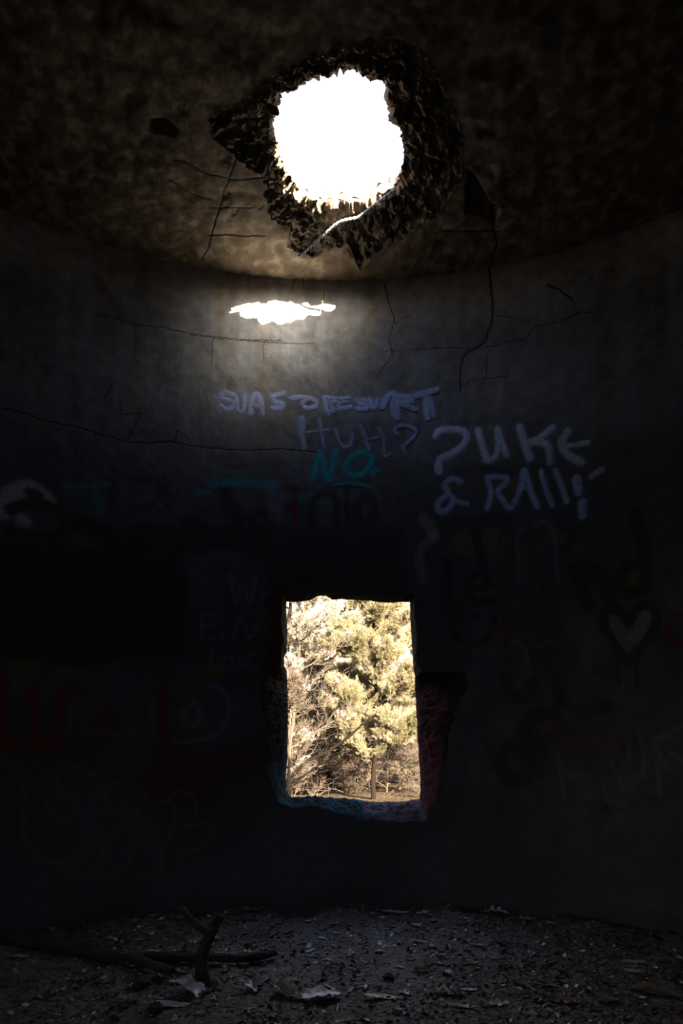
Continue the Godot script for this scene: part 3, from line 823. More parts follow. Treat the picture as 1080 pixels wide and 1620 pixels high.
	stroke(w, 0.0247, [-0.819, 3.89, -0.877, 3.901, -0.918, 3.87, -0.885, 3.85, -0.828, 3.84, -0.816, 3.807, -0.861, 3.779, -0.905, 3.795])
	stroke(w, 0.0247, [-0.799, 3.859, -0.786, 3.783, -0.753, 3.783, -0.736, 3.882])
	stroke(w, 0.0271, [-0.695, 3.775, -0.68, 3.88, -0.633, 3.908, -0.603, 3.782])
	stroke(w, 0.0173, [-0.686, 3.819, -0.603, 3.829])
	stroke(w, 0.0247, [-0.443, 3.931, -0.527, 3.902, -0.519, 3.869, -0.452, 3.852, -0.472, 3.821, -0.522, 3.818])
	stroke(w, 0.0222, [-0.384, 3.9, -0.317, 3.913, -0.24, 3.902])
	stroke(w, 0.0222, [-0.257, 3.902, -0.3, 3.863, -0.266, 3.827, -0.205, 3.842, -0.201, 3.886, -0.252, 3.905])
	stroke(w, 0.0247, [-0.13, 3.908, -0.113, 3.806, -0.066, 3.821, -0.088, 3.865, -0.042, 3.899, -0.127, 3.912])
	stroke(w, 0.0210, [-0.011, 3.906, -0.025, 3.834, 0.064, 3.841])
	stroke(w, 0.0173, [-0.02, 3.872, 0.043, 3.882])
	stroke(w, 0.0173, [-0.015, 3.902, 0.053, 3.909])
	stroke(w, 0.0222, [0.186, 3.89, 0.121, 3.895, 0.128, 3.867, 0.196, 3.856, 0.179, 3.822, 0.121, 3.83])
	stroke(w, 0.0247, [0.21, 3.893, 0.244, 3.827, 0.277, 3.884])
	stroke(w, 0.0296, [0.315, 3.842, 0.352, 3.915, 0.413, 3.912, 0.423, 3.752])
	stroke(w, 0.0197, [0.389, 3.879, 0.396, 3.767])
	stroke(w, 0.0247, [0.43, 3.915, 0.52, 3.902, 0.534, 3.861, 0.45, 3.863, 0.557, 3.805])
	stroke(w, 0.0271, [0.564, 3.909, 0.718, 3.937])
	stroke(w, 0.0296, [0.641, 3.91, 0.651, 3.738])
	stroke(w, 0.0173, [0.675, 3.881, 0.701, 3.744])
	written(w)
	w = writing("graffiti", "faint lavender word HUH with a question mark", M.lilac_dim)
	stroke(w, 0.0383, [-0.307, 3.734, -0.31, 3.649])
	stroke(w, 0.0255, [-0.31, 3.649, -0.286, 3.534])
	stroke(w, 0.0159, [-0.269, 3.64, -0.11, 3.664])
	stroke(w, 0.0181, [-0.174, 3.741, -0.137, 3.524])
	stroke(w, 0.0170, [-0.049, 3.668, -0.018, 3.573, 0.026, 3.535, 0.067, 3.555, 0.077, 3.634])
	stroke(w, 0.0181, [0.142, 3.694, 0.176, 3.608, 0.203, 3.523])
	stroke(w, 0.0149, [0.182, 3.584, 0.281, 3.602])
	stroke(w, 0.0191, [0.288, 3.667, 0.318, 3.588])
	stroke(w, 0.0128, [0.318, 3.588, 0.328, 3.465, 0.365, 3.471])
	stroke(w, 0.0170, [0.423, 3.617, 0.406, 3.662, 0.467, 3.686, 0.541, 3.665, 0.564, 3.619, 0.517, 3.562, 0.473, 3.53, 0.48, 3.479])
	written(w)
	w = writing("graffiti", "teal word NO with a full stop", M.teal)
	stroke(w, 0.0276, [-0.219, 3.305, -0.165, 3.493, -0.104, 3.287, -0.049, 3.504])
	stroke(w, 0.0255, [0.226, 3.465, 0.161, 3.496, 0.08, 3.46, 0.029, 3.386, 0.046, 3.331, 0.131, 3.32, 0.195, 3.367, 0.236, 3.454])
	stroke(w, 0.0255, [0.236, 3.339, 0.26, 3.352])
	written(w)
	w = writing("graffiti", "teal dash under the word NO", M.teal_dim)
	stroke(w, 0.0170, [-0.059, 3.239, 0.059, 3.256, 0.222, 3.227])
	written(w)
	w = writing("graffiti", "large silver word PUKE in thick strokes", M.silver)
	stroke(w, 0.0304, [0.717, 3.591, 0.748, 3.631, 0.832, 3.632, 0.915, 3.612, 0.945, 3.562, 0.912, 3.498, 0.832, 3.449, 0.748, 3.416, 0.731, 3.358, 0.737, 3.327])
	stroke(w, 0.0286, [1.028, 3.603, 1.058, 3.491, 1.099, 3.375, 1.158, 3.401, 1.177, 3.485, 1.169, 3.591])
	stroke(w, 0.0233, [1.185, 3.547, 1.234, 3.395])
	stroke(w, 0.0304, [1.327, 3.585, 1.362, 3.468, 1.399, 3.354])
	stroke(w, 0.0268, [1.555, 3.546, 1.467, 3.49, 1.399, 3.471])
	stroke(w, 0.0286, [1.414, 3.474, 1.516, 3.431, 1.542, 3.306])
	stroke(w, 0.0197, [1.794, 3.399, 1.683, 3.398, 1.627, 3.41])
	stroke(w, 0.0304, [1.658, 3.501, 1.619, 3.427, 1.66, 3.34, 1.749, 3.27])
	written(w)
	w = writing("graffiti", "duller silver words & RALLY below PUKE", M.silver_dim)
	stroke(w, 0.0250, [0.895, 3.239, 0.832, 3.261, 0.776, 3.214, 0.804, 3.156, 0.734, 3.09, 0.731, 3.036, 0.79, 3.024, 0.843, 3.094, 0.829, 3.131])
	stroke(w, 0.0197, [0.843, 3.111, 0.876, 3.091, 0.948, 3.066])
	stroke(w, 0.0250, [1.099, 3.234, 1.123, 3.126, 1.096, 3.028])
	stroke(w, 0.0233, [1.099, 3.25, 1.226, 3.231, 1.223, 3.184, 1.172, 3.135, 1.239, 3.012])
	stroke(w, 0.0250, [1.274, 3.008, 1.335, 3.133, 1.359, 3.264, 1.401, 3.122, 1.451, 2.994])
	stroke(w, 0.0179, [1.319, 3.132, 1.401, 3.149])
	stroke(w, 0.0233, [1.482, 3.242, 1.516, 3.107, 1.555, 2.997])
	stroke(w, 0.0233, [1.576, 3.236, 1.619, 3.12, 1.653, 3.008])
	stroke(w, 0.0358, [1.721, 3.152, 1.736, 3.065])
	stroke(w, 0.0250, [1.883, 3.191, 1.821, 3.157])
	stroke(w, 0.0340, [1.759, 2.98, 1.759, 2.895])
	written(w)
	return

var stroke_v: PackedVector3Array
var stroke_i: PackedInt32Array
var stroke_c: PackedColorArray
var stroke_h := 0.0
func writing(called: String, label: String, m: Material) -> MeshInstance3D:
	stroke_v = PackedVector3Array()
	stroke_i = PackedInt32Array()
	stroke_c = PackedColorArray()
	stroke_h = 0.0
	var o := mesh_node(called, null, m, get_node("wall_front"))
	o.set_meta("label", label)
	return o

# one stroke of paint: a thin film with a ragged outline that follows the wall
func stroke(_w: Node3D, hw: float, a: Array) -> void:
	var p := []
	for q in pairs(a): p.append(Vector3(q.x, q.y, 0))
	var path := smooth_path(p, 0.008)
	stroke_h += 0.00025
	var n := path.size()
	# round ends
	var t0: Vector3 = (path[mini(2, n - 1)] - path[0]).normalized()
	var t1: Vector3 = (path[n - 1] - path[maxi(0, n - 3)]).normalized()
	var pts := []
	for k in [4, 3, 2, 1]: pts.append([path[0] - t0 * hw * sin(PI / 2.0 * k / 4.0), cos(PI / 2.0 * k / 4.0), t0])
	for i in n:
		var q0: Vector3 = path[maxi(i - 1, 0)]
		var q1: Vector3 = path[mini(i + 1, n - 1)]
		pts.append([path[i], 1.0, (q1 - q0).normalized()])
	for k in [1, 2, 3, 4]: pts.append([path[n - 1] + t1 * hw * sin(PI / 2.0 * k / 4.0), cos(PI / 2.0 * k / 4.0), t1])
	var first := stroke_v.size()
	for e in pts:
		var q: Vector3 = e[0]
		var t: Vector3 = e[2]
		var side := Vector3(-t.y, t.x, 0)
		for k in 7:
			var f := (k - 3) / 3.0
			var rag := 0.92 + 0.3 * n_spray.get_noise_2d(q.x * 900.0 + f * 30.0, q.y * 900.0)
			var w: float = hw * e[1] * f * rag
			var s := q + side * w
			stroke_v.append(on_wall(s.x, s.y, -0.0035 - stroke_h + 0.0018 * f * f))
			var g := 0.90 + 0.3 * n_spray.get_noise_2d(s.x * 1500.0, s.y * 1500.0) + 0.25 * n_spray.get_noise_2d(s.x * 200.0, s.y * 200.0)
			g *= 1.0 - 0.3 * f * f
			stroke_c.append(Color(g, g, g))
	var rows := pts.size()
	for i in rows - 1:
		for k in 6:
			var b := first + i * 7 + k
			stroke_i.append_array(PackedInt32Array([b, b + 7, b + 1, b + 1, b + 7, b + 8]))

func written(o: MeshInstance3D) -> void:
	o.mesh = commit(stroke_v, stroke_i, PackedVector2Array(), stroke_c)

var spall_poly: PackedVector2Array
var chips := []

func under(x: float, z: float) -> float:
	return SPRING + SLOPE * (R - minf(Vector2(x, z - AXIS).length(), R + 0.5))

func build_ceiling() -> void:
	var hole := pairs([-0.43, 0.093, -0.376, 0.201, -0.319, 0.239, -0.232, 0.253, -0.195, 0.291, -0.128, 0.297, -0.062, 0.306, -0.009, 0.332, 0.046, 0.335, 0.082, 0.3, 0.142, 0.291, 0.21, 0.273, 0.232, 0.207, 0.254, 0.152, 0.264, 0.074, 0.297, 0.024, 0.336, 0.012, 0.365, -0.048, 0.375, -0.156, 0.378, -0.226, 0.346, -0.318, 0.315, -0.393, 0.255, -0.437, 0.115, -0.507, -0.026, -0.484, -0.229, -0.493, -0.309, -0.414, -0.379, -0.294, -0.427, -0.203, -0.437, -0.092, -0.447, -0.009])
	spall_poly = pairs([0.194, 0.536, 0.371, 0.477, 0.53, 0.308, 0.697, 0.019, 0.746, -0.252, 0.636, -0.548, 0.403, -0.728, 0.237, -0.884, 0.112, -1.031, 0.015, -0.78, -0.252, -0.913, -0.42, -0.804, -0.386, -0.65, -0.527, -0.577, -0.533, -0.26, -0.634, -0.176, -0.798, -0.018, -0.807, 0.11, -0.541, 0.257, -0.224, 0.419])
	chips = [pairs([0.787, -4.271, 0.852, -4.32, 0.981, -4.487, 1.064, -4.54, 1.053, -4.68, 0.988, -4.617, 0.906, -4.595, 0.836, -4.588]), pairs([-1.121, -3.95, -1.021, -3.947, -0.963, -4.012, -1.016, -4.044, -1.121, -4.017])]
	var na := 720
	var rim := PackedFloat32Array()
	var sp := PackedFloat32Array()
	var lip := PackedVector3Array()
	var far := PackedFloat32Array()
	var dirs := PackedVector2Array()
	for j in na:
		var a := TAU * j / na
		var d := Vector2(cos(a), sin(a))
		dirs.append(d)
		var jag := 0.014 + n_soft.get_noise_2d(d.x * 60.0, d.y * 60.0) * 0.022
		rim.append(reach(hole, Vector2.ZERO, d) + jag)
		sp.append(reach(spall_poly, Vector2.ZERO, d) + n_fine.get_noise_2d(d.x * 100.0 + 9.0, d.y * 100.0) * 0.03 + n_fine.get_noise_2d(d.x * 380.0, d.y * 380.0) * 0.008)
		# to the circle of the wall
		var o := HOLE_C - Vector2(0, AXIS)
		var b := o.dot(d)
		far.append(-b + sqrt(b * b - o.length_squared() + (R + 0.012) * (R + 0.012)))
	var v := PackedVector3Array()
	var col := PackedColorArray()
	# broken part: rim from the top edge down, then the spalled underside out to its edge
	var face := 16
	var sprows := 58
	for i in face + sprows:
		for j in na:
			var d := dirs[j]
			var rr: float
			var y: float
			var amt := 1.0
			if i < face:
				var t := float(i) / (face - 1)
				rr = rim[j] + 0.012 * sin(t * PI)
				var q := HOLE_C + d * rr
				y = under(q.x, q.y) + lerpf(SLAB, 0.055, t)
				amt = sin(clampf(t, 0.05, 1.0) * PI * 0.5)
			else:
				var t := float(i - face + 1) / sprows
				rr = lerpf(rim[j], maxf(sp[j], rim[j] + 0.03), t)
				var q := HOLE_C + d * rr
				var depth := 0.055 * (1.0 - smoothstep(0.9, 1.0, t)) * (1.0 - 0.35 * t)
				y = under(q.x, q.y) + depth
				amt = clampf((1.0 - t) * 9.0, 0.0, 1.0)
			var p := Vector3(HOLE_C.x + d.x * rr, y, HOLE_C.y + d.y * rr)
			var c1 := n_cell.get_noise_3d(p.x * 30.0, p.y * (110.0 if i < face else 30.0), p.z * 30.0)
			var c2 := n_fine.get_noise_3d(p.x * 110.0, p.y * 110.0, p.z * 110.0)
			var c3 := n_cell.get_noise_3d(p.x * 75.0 + 40.0, p.y * 75.0, p.z * 75.0)
			if i < face:
				c2 = n_fine.get_noise_3d(p.x * 90.0, p.y * 260.0, p.z * 90.0)
				c3 = n_cell.get_noise_3d(p.x * 75.0, p.y * 190.0, p.z * 75.0)
				var k := (c1 * 0.03 + c2 * 0.028 + c3 * 0.024) * amt
				p.x += d.x * k
				p.z += d.y * k
				p.y += n_fine.get_noise_2d(p.x * 70.0, p.z * 70.0) * 0.05 * (1.0 - float(i) / face) + c2 * 0.03 + c1 * 0.02
				if i == 0: lip.append(p)
			else:
				p.y += (c1 * 0.045 + c2 * 0.028 + c3 * 0.04 + 0.01) * amt
			v.append(p)
			var g := 0.5 + 0.5 * n_mid.get_noise_3d(p.x * 80.0, p.y * 80.0, p.z * 80.0)
			var cc := Color(0.10, 0.066, 0.038).lerp(Color(0.46, 0.36, 0.25), clampf((g - 0.5) * 1.6 + 0.5 + c3 * 0.5, 0.0, 1.0))
			col.append(cc)
	var ceiling := base("ceiling", Vector3.ZERO)
	tag(ceiling, "low domed concrete roof with a jagged round hole open to the sky", "", "", "structure")
	mesh_node("broken_rim", commit(v, grid_index(face + sprows, na, true, false), PackedVector2Array(), col), M.rough_rock, ceiling).set_meta("label", "brown rough broken concrete around the roof hole")
	# sound underside, from the edge of the broken part to the wall
	v = PackedVector3Array()
	var uv := PackedVector2Array()
	var rows := 110
	for i in rows:
		var t := pow(float(i) / (rows - 1), 1.35)
		for j in na:
			var d := dirs[j]
			var rr := lerpf(maxf(sp[j], rim[j] + 0.03), far[j], t)
			var q := HOLE_C + d * rr
			var y := under(q.x, q.y)
			var fade := clampf(t * 14.0, 0.0, 1.0) * clampf((1.0 - t) * 20.0, 0.0, 1.0)
			y += (n_mid.get_noise_2d(q.x * 55.0, q.y * 55.0) * 0.006 + n_big.get_noise_2d(q.x * 22.0, q.y * 22.0) * 0.014) * fade
			var pit := n_cell.get_noise_2d(q.x * 14.0, q.y * 14.0)
			y += maxf(0.0, n_big.get_noise_2d(q.x * 60.0 + 20.0, q.y * 60.0) - 0.22) * 0.12 * fade * (0.6 + 0.6 * pit)
			for ch in chips:
				if absf(q.x - ch[0].x) < 0.6 and absf(q.y - ch[0].y) < 0.6:
					y += 0.07 * smoothstep(-0.01, 0.035, poly_dist(ch, q))
			v.append(Vector3(q.x, y, q.y))
			uv.append(Vector2(q.x + CSPAN / 2.0, q.y - AXIS + CSPAN / 2.0) / CSPAN)
	mesh_node("underside", commit(v, grid_index(rows, na, true, false), uv), M.ceiling, ceiling)
	# outer top of the roof and its eaves
	v = PackedVector3Array()
	for i in 12:
		for j in na:
			var d := dirs[j]
			if i < 10:
				var rr := lerpf(rim[j], far[j] + THICK - 0.012, pow(i / 9.0, 1.5))
				var q := HOLE_C + d * rr
				v.append(lip[j] if i == 0 else Vector3(q.x, under(q.x, q.y) + SLAB, q.y))
			else:
				var q := HOLE_C + d * (far[j] + (THICK - 0.012 if i == 10 else 0.0))
				v.append(Vector3(q.x, SPRING - 0.0, q.y))
	mesh_node("roof_top", commit(v, grid_index(12, na, true, true)), M.plain_concrete, ceiling)

func floor_height(x: float, z: float) -> float:
	var r := Vector2(x, z - AXIS).length()
	var h := n_mid.get_noise_2d(x * 40.0, z * 40.0) * 0.012 + n_big.get_noise_2d(x * 14.0, z * 14.0) * 0.025 + n_fine.get_noise_2d(x * 60.0, z * 60.0) * 0.006
	h += 0.07 * smoothstep(3.3, 3.84, r) * (0.6 + n_mid.get_noise_2d(x * 18.0 + 7.0, z * 18.0))
	return h

func build_floor() -> void:
	var v := PackedVector3Array()
	var col := PackedColorArray()
	var nx := 330
	var nz := 190
	for i in nz:
		var t := float(i) / (nz - 1)
		var z := lerpf(-5.35, -2.4, t) if i < nz - 20 else lerpf(lerpf(-5.35, -2.4, float(nz - 21) / (nz - 1)), 2.7, (i - nz + 21) / 20.0)
		for j in nx:
			var x := lerpf(-4.0, 4.0, float(j) / (nx - 1))
			# keep inside the ring
			var w := sqrt(maxf(0.0, (R + 0.06) * (R + 0.06) - (z - AXIS) * (z - AXIS)))
			x = clampf(x, -w, w)
			v.append(Vector3(x, floor_height(x, z), z))
			var g := 0.5 + 0.5 * n_mid.get_noise_2d(x * 45.0, z * 45.0)
			var g2 := 0.5 + 0.5 * n_fine.get_noise_2d(x * 120.0, z * 120.0)
			var soil := Color(0.24, 0.215, 0.20).lerp(Color(0.04, 0.034, 0.03), clampf(g * 0.8 + g2 * 0.6 - 0.2, 0.0, 1.0))
			col.append(soil.lerp(Color(0.045, 0.04, 0.034), smoothstep(-2.9, -2.4, z)))  # dark wet mud towards the doorway
	var fl := mesh_node("floor", commit(v, grid_index(nz, nx, false, true), PackedVector2Array(), col), M.dirt)
	tag(fl, "bare dark dirt floor of the round chamber", "", "", "structure")

func ground_height(x: float, z: float) -> float:
	var d := maxf(0.0, -z - 5.6)
	return -0.3 - 0.012 * d + 0.0016 * maxf(0.0, d - 9.0) * maxf(0.0, d - 9.0) + n_big.get_noise_2d(x * 3.0, z * 3.0) * 0.25 * smoothstep(0.0, 6.0, d) + n_mid.get_noise_2d(x * 20.0, z * 20.0) * 0.03

func build_ground() -> void:
	var v := PackedVector3Array()
	var col := PackedColorArray()
	var nx := 150
	var nz := 150
	for i in nz:
		var z := lerpf(14.0, -62.0, float(i) / (nz - 1))
		for j in nx:
			var x := lerpf(-38.0, 38.0, float(j) / (nx - 1))
			v.append(Vector3(x, ground_height(x, z), z))
			var g := 0.5 + 0.5 * n_mid.get_noise_2d(x * 14.0, z * 14.0)
			col.append(Color(0.12, 0.12, 0.10).lerp(Color(0.16, 0.125, 0.095).lerp(Color(0.40, 0.30, 0.21), g), smoothstep(-9.0, -13.0, z)))
	var gr := mesh_node("woodland_ground", commit(v, grid_index(nz, nx, false, false), PackedVector2Array(), col), M.earth)
	tag(gr, "tan leaf-covered woodland ground beyond the window", "", "", "structure")

# ---------------------------------------------------------------- things in the chamber
func floor_at(u: float, w: float, lift := 0.0) -> Vector3: # metres across and away from the viewer
	return Vector3(u, floor_height(u, -w) + lift, -w)

func dead_leaf_mesh(kind: int, seedv: int) -> ArrayMesh:
	# 0 long curled, 1 oak-lobed, 2 broad crumpled, 3 small oval; length about 1
	var r := RandomNumberGenerator.new()
	r.seed = seedv
	var curl := r.randf_range(0.6, 2.2) * (1.0 if kind in [0, 3] else 0.45)
	var bend := r.randf_range(-0.5, 0.9)
	var nl := 17
	var nw := 9
	var v := PackedVector3Array()
	var col := PackedColorArray()
	var o := r.randf() * 50.0
	for i in nl:
		var t := float(i) / (nl - 1)
		var w := 0.0
		match kind:
			0: w = 0.17 * pow(sin(PI * pow(t, 0.8)), 0.8)
			1: w = 0.30 * pow(sin(PI * pow(t, 0.75)), 0.7) * (0.68 + 0.42 * sin(t * 22.0 + 1.0))
			2: w = 0.40 * pow(sin(PI * pow(t, 0.6)), 0.6) * (0.85 + 0.16 * sin(t * 15.0))
			3: w = 0.26 * pow(sin(PI * pow(t, 0.7)), 0.75)
		w = maxf(w, 0.008)
		for j in nw:
			var f := (j - nw / 2) / float(nw / 2)
			var ang := f * w * curl * 4.0
			var rad := 1.0 / maxf(curl * 4.0, 0.01)
			var x := sin(ang) * rad
			var y := (1.0 - cos(ang)) * rad
			var crk := n_mid.get_noise_2d(t * 160.0 + o, f * w * 260.0) * (0.07 if kind > 0 else 0.035)
			y += crk * (0.3 + absf(f)) - 0.02 * (1.0 - absf(f)) * float(kind == 1) + bend * (t - 0.5) * (t - 0.5) * 0.7
			v.append(Vector3(x, y, t - 0.5))
			var vein := 0.72 if j == nw / 2 else 1.0
			var tone := (1.0 + 0.5 * n_mid.get_noise_2d(t * 90.0 + o, f * 60.0)) * vein
			col.append(Color(tone, tone * 0.97, tone * 0.94))
	var ind := grid_index(nl, nw, false)
	# stalk
	var k := v.size()
	var st := v[(nl / 2) * 0 + nw / 2]
	for i in 5:
		var c := st + Vector3(0.01 * i, 0.01 * i * bend, -0.05 * i)
		for s in 4:
			var a := TAU * s / 4.0
			v.append(c + Vector3(cos(a), sin(a), 0) * 0.011)
			col.append(Color(0.7, 0.6, 0.5))
	for i in 4:
		for s in 4:
			var a := k + i * 4 + s
			var b := k + i * 4 + (s + 1) % 4
			ind.append_array(PackedInt32Array([a, a + 4, b, b, a + 4, b + 4]))
	# rest on its lowest point
	var low := 9.0
	for q in v: low = minf(low, q.y)
	for i in v.size(): v[i].y -= low
	return commit(v, ind, PackedVector2Array(), col)

var leaf_kinds := []
var leaf_mats := []
const LEAF_WORD := ["long narrow curled", "lobed oak", "broad crumpled", "small oval"]
const TONE_WORD := ["pale grey", "tan", "brown", "dark brown"]

func make_leaf(kind: int, tone: int, variant: int) -> MeshInstance3D:
	var o := mesh_node("dead_leaf", leaf_kinds[kind][variant % 4], leaf_mats[tone])
	return o

# things on the floor that others can be told by: across, away, what it is
const MARKS := [[-0.76, 3.72, "the upright forked branch"], [-0.44, 4.08, "the tip of the fallen branch"], [-1.35, 4.08, "the middle of the fallen branch"], [-1.9, 4.28, "the left end of the fallen branch"], [0.21, 3.5, "the long curled tan leaf"], [0.46, 3.87, "the slender pale-edged leaf"],
	[-0.10, 3.52, "the broad crumpled pale leaf"], [-0.80, 3.52, "the large tattered leaf"], [0.25, 4.35, "the largest plaster flake"], [-0.17, 4.2, "the loose row of pale flakes"], [-1.08, 3.68, "the round reddish stone"], [2.28, 4.66, "the stone by the right wall"], [1.14, 3.48, "the brown oak leaf at lower right"],
	[1.8, 4.06, "the two curled leaves far right"], [1.1, 4.95, "the leaf heap at the wall"], [0.15, 5.06, "the upright leaf under the window"], [-0.66, 5.02, "the crumpled leaf at the wall foot"], [0.52, 4.42, "the curled tan leaf in the skylight"], [-0.36, 4.64, "the long pale flake at the back"], [1.64, 3.58, "the leaf blade in the right corner"], [0.75, 4.0, "the narrow tan leaf right of centre"]]

func beside(u: float, w: float) -> String:
	var best := 0
	var near := 99.0
	for k in MARKS.size():
		var d := Vector2(MARKS[k][0], MARKS[k][1]).distance_to(Vector2(u, w))
		if d < near:
			near = d
			best = k
	var dx: float = u - MARKS[best][0]
	var dw: float = w - MARKS[best][1]
	var way := ("left of" if dx < 0.0 else "right of") if absf(dx) > absf(dw) else ("in front of" if dw < 0.0 else "behind")
	var far := "just " if near < 0.22 else ("" if near < 0.45 else "")
	return "%s%s %s" % [far, way, MARKS[best][2]]

func on_wood(u: float, w: float) -> bool:
	var p := Vector2(u, w)
	var line := [Vector2(-2.15, 4.34), Vector2(-1.62, 4.19), Vector2(-1.35, 4.08), Vector2(-1.0, 4.02), Vector2(-0.72, 3.98), Vector2(-0.40, 4.10)]
	for i in line.size() - 1:
		if p.distance_to(Geometry2D.get_closest_point_to_segment(p, line[i], line[i + 1])) < 0.13: return true
	if p.distance_to(Geometry2D.get_closest_point_to_segment(p, Vector2(-1.27, 4.05), Vector2(-0.93, 3.74))) < 0.12: return true
	if p.distance_to(Vector2(-0.76, 3.70)) < 0.14: return true
	for q in [[-1.08, 3.68], [-0.92, 3.36], [0.26, 3.76], [2.28, 4.66]]:
		if p.distance_to(Vector2(q[0], q[1])) < 0.14: return true
	return false

func build_leaves() -> void:
	for k in 4:
		var row := []
		for q in 4: row.append(dead_leaf_mesh(k, 100 + k * 10 + q))
		leaf_kinds.append(row)
	for c in [Color(0.80, 0.78, 0.78), Color(0.50, 0.41, 0.31), Color(0.26, 0.18, 0.115), Color(0.075, 0.052, 0.036)]:
		var m: StandardMaterial3D = M.leaf.duplicate()
		m.albedo_color = lin(c.r, c.g, c.b)
		leaf_mats.append(m)
	# the leaves that stand out: across, away, length, turn, kind, tone, label
	var seen := [
		[0.21, 3.50, 0.21, 1.45, 0, 1, "long curled tan leaf lying alone in front of the others at the bottom"],
		[0.46, 3.87, 0.15, 1.7, 0, 1, "slender pale-edged curled leaf on bare dirt right of the middle"],
		[0.56, 3.55, 0.17, 1.3, 1, 1, "ragged lobed tan leaf just right of the long curled one"],
		[0.33, 3.55, 0.10, 0.7, 1, 0, "torn little pale leaf left of the ragged lobed leaf"],
		[-0.10, 3.52, 0.22, 1.9, 2, 0, "broad crumpled pale leaf at the bottom centre of the floor"],
		[-0.28, 3.55, 0.18, 0.9, 2, 1, "folded tan leaf left of the broad crumpled pale leaf"],
		[-0.47, 3.62, 0.19, 1.5, 1, 0, "splayed pale oak leaf right of the upright forked branch"],
		[-0.78, 3.56, 0.22, 1.2, 2, 0, "large pale tattered leaf left of the upright forked branch"],
		[-0.86, 3.42, 0.20, 1.7, 0, 0, "flat pale strip of leaf under the large tattered leaf"],
		[-0.88, 3.72, 0.13, 1.5, 0, 0, "narrow light leaf in front of the round dark stone"],
		[-1.16, 4.22, 0.11, 1.5, 0, 1, "thin tan leaf behind the long fallen branch on the left"],
		[-0.92, 3.86, 0.13, 1.1, 1, 1, "tan oak leaf between the fallen branch and the forked branch"],
		[1.14, 3.48, 0.20, 1.3, 1, 2, "brown oak leaf at the lower right of the floor"],
		[1.36, 3.47, 0.13, 1.6, 3, 1, "small oval tan leaf right of the brown oak leaf"],
		[1.74, 4.05, 0.15, 1.4, 0, 1, "curled tan leaf on open dirt far right"],
		[1.92, 4.08, 0.12, 1.5, 3, 1, "oval tan leaf beside the curled leaf far right"],
		[2.30, 4.82, 0.15, 0.4, 1, 0, "pale upturned leaf close to the wall at the right edge"],
		[-0.66, 5.02, 0.17, 1.5, 2, 1, "tan crumpled leaf under the wall left of the window"],
		[0.15, 5.06, 0.10, 0.1, 3, 2, "small brown leaf standing upright under the window"],
		[0.40, 5.05, 0.22, 1.4, 0, 0, "two-pronged pale leaf at the wall foot under the window"],
		[0.95, 5.0, 0.18, 0.8, 2, 2, "brown crumpled leaf heaped at the wall right of the window"],
		[1.12, 4.92, 0.18, 1.2, 1, 0, "pale oak leaf in the heap at the wall right of the window"],
		[1.32, 4.85, 0.15, 1.6, 1, 1, "tan oak leaf at the end of the wall-side heap"],
		[0.52, 4.42, 0.14, 1.5, 0, 1, "curled tan leaf lying in the faint skylight right of centre"],
		[0.68, 3.62, 0.10, 1.4, 0, 0, "pale sliver of leaf at the right of the ragged lobed leaf"],
		[0.60, 3.36, 0.16, 1.2, 0, 1, "bent tan leaf at the very bottom right of centre"],
		[0.78, 3.42, 0.14, 1.7, 1, 0, "pale crinkled leaf at the very bottom beside the bent one"],
		[1.64, 3.58, 0.26, 1.0, 0, 2, "long brown leaf blade trailing to the lower right corner"],
		[0.75, 4.0, 0.12, 1.6, 0, 1, "narrow tan leaf just beyond the slender pale-edged one"],
	]
	rng.seed = 17
	var taken := []
	for e in seen:
		var o := make_leaf(e[4], e[5], int(rng.randi() % 4))
		o.position = floor_at(e[0], e[1], 0.004)
		o.rotation = Vector3(rng.randf_range(-0.12, 0.12), e[3], rng.randf_range(-0.15, 0.15))
		if "upright" in e[6] or "upturned" in e[6]: o.rotation.x = 0.45
		o.scale = Vector3.ONE * e[2]
		tag(o, e[6], "leaf", "dead leaves on the dirt floor")
		taken.append(Vector2(e[0], e[1]))
	# the others, each told by its look and by what it lies beside
	var used := {}
	var made := 0
	while made < 150:
		var w := rng.randf_range(3.15, 5.1)
		var u := rng.randf_range(-2.5, 2.5)
		if Vector2(u, -w - AXIS).length() > R - 0.08: continue
		if absf(u) > w * 0.52: continue
		var edge := smoothstep(4.6, 5.0, Vector2(u, -w - AXIS).length() + 1.1)
		if rng.randf() > 0.5 + 0.5 * edge: continue
		var free := true
		for q in taken:
			if q.distance_to(Vector2(u, w)) < 0.13: free = false
		if not free or on_wood(u, w): continue
		var kind := int(rng.randi() % 4)
		var tone := [1, 1, 2, 2, 2, 3, 3, 3, 0][rng.randi() % 9] as int
		var label := "%s %s leaf %s" % [TONE_WORD[tone], LEAF_WORD[kind], beside(u, w)]
		if used.has(label): continue
		used[label] = true
		taken.append(Vector2(u, w))
		var o := make_leaf(kind, tone, int(rng.randi() % 4))
		o.position = floor_at(u, w, 0.004)
		o.rotation = Vector3(rng.randf_range(-0.1, 0.1), rng.randf() * TAU, rng.randf_range(-0.15, 0.15))
		o.scale = Vector3.ONE * rng.randf_range(0.045, 0.115) * (0.75 if kind == 2 else 1.0)
		tag(o, label, "leaf", "dead leaves on the dirt floor")
		made += 1
	# crumbs of leaf and bark nobody could count
	var mm := MultiMesh.new()
	mm.transform_format = MultiMesh.TRANSFORM_3D
	mm.use_colors = true
	mm.mesh = leaf_kinds[2][1]
	mm.instance_count = 11000
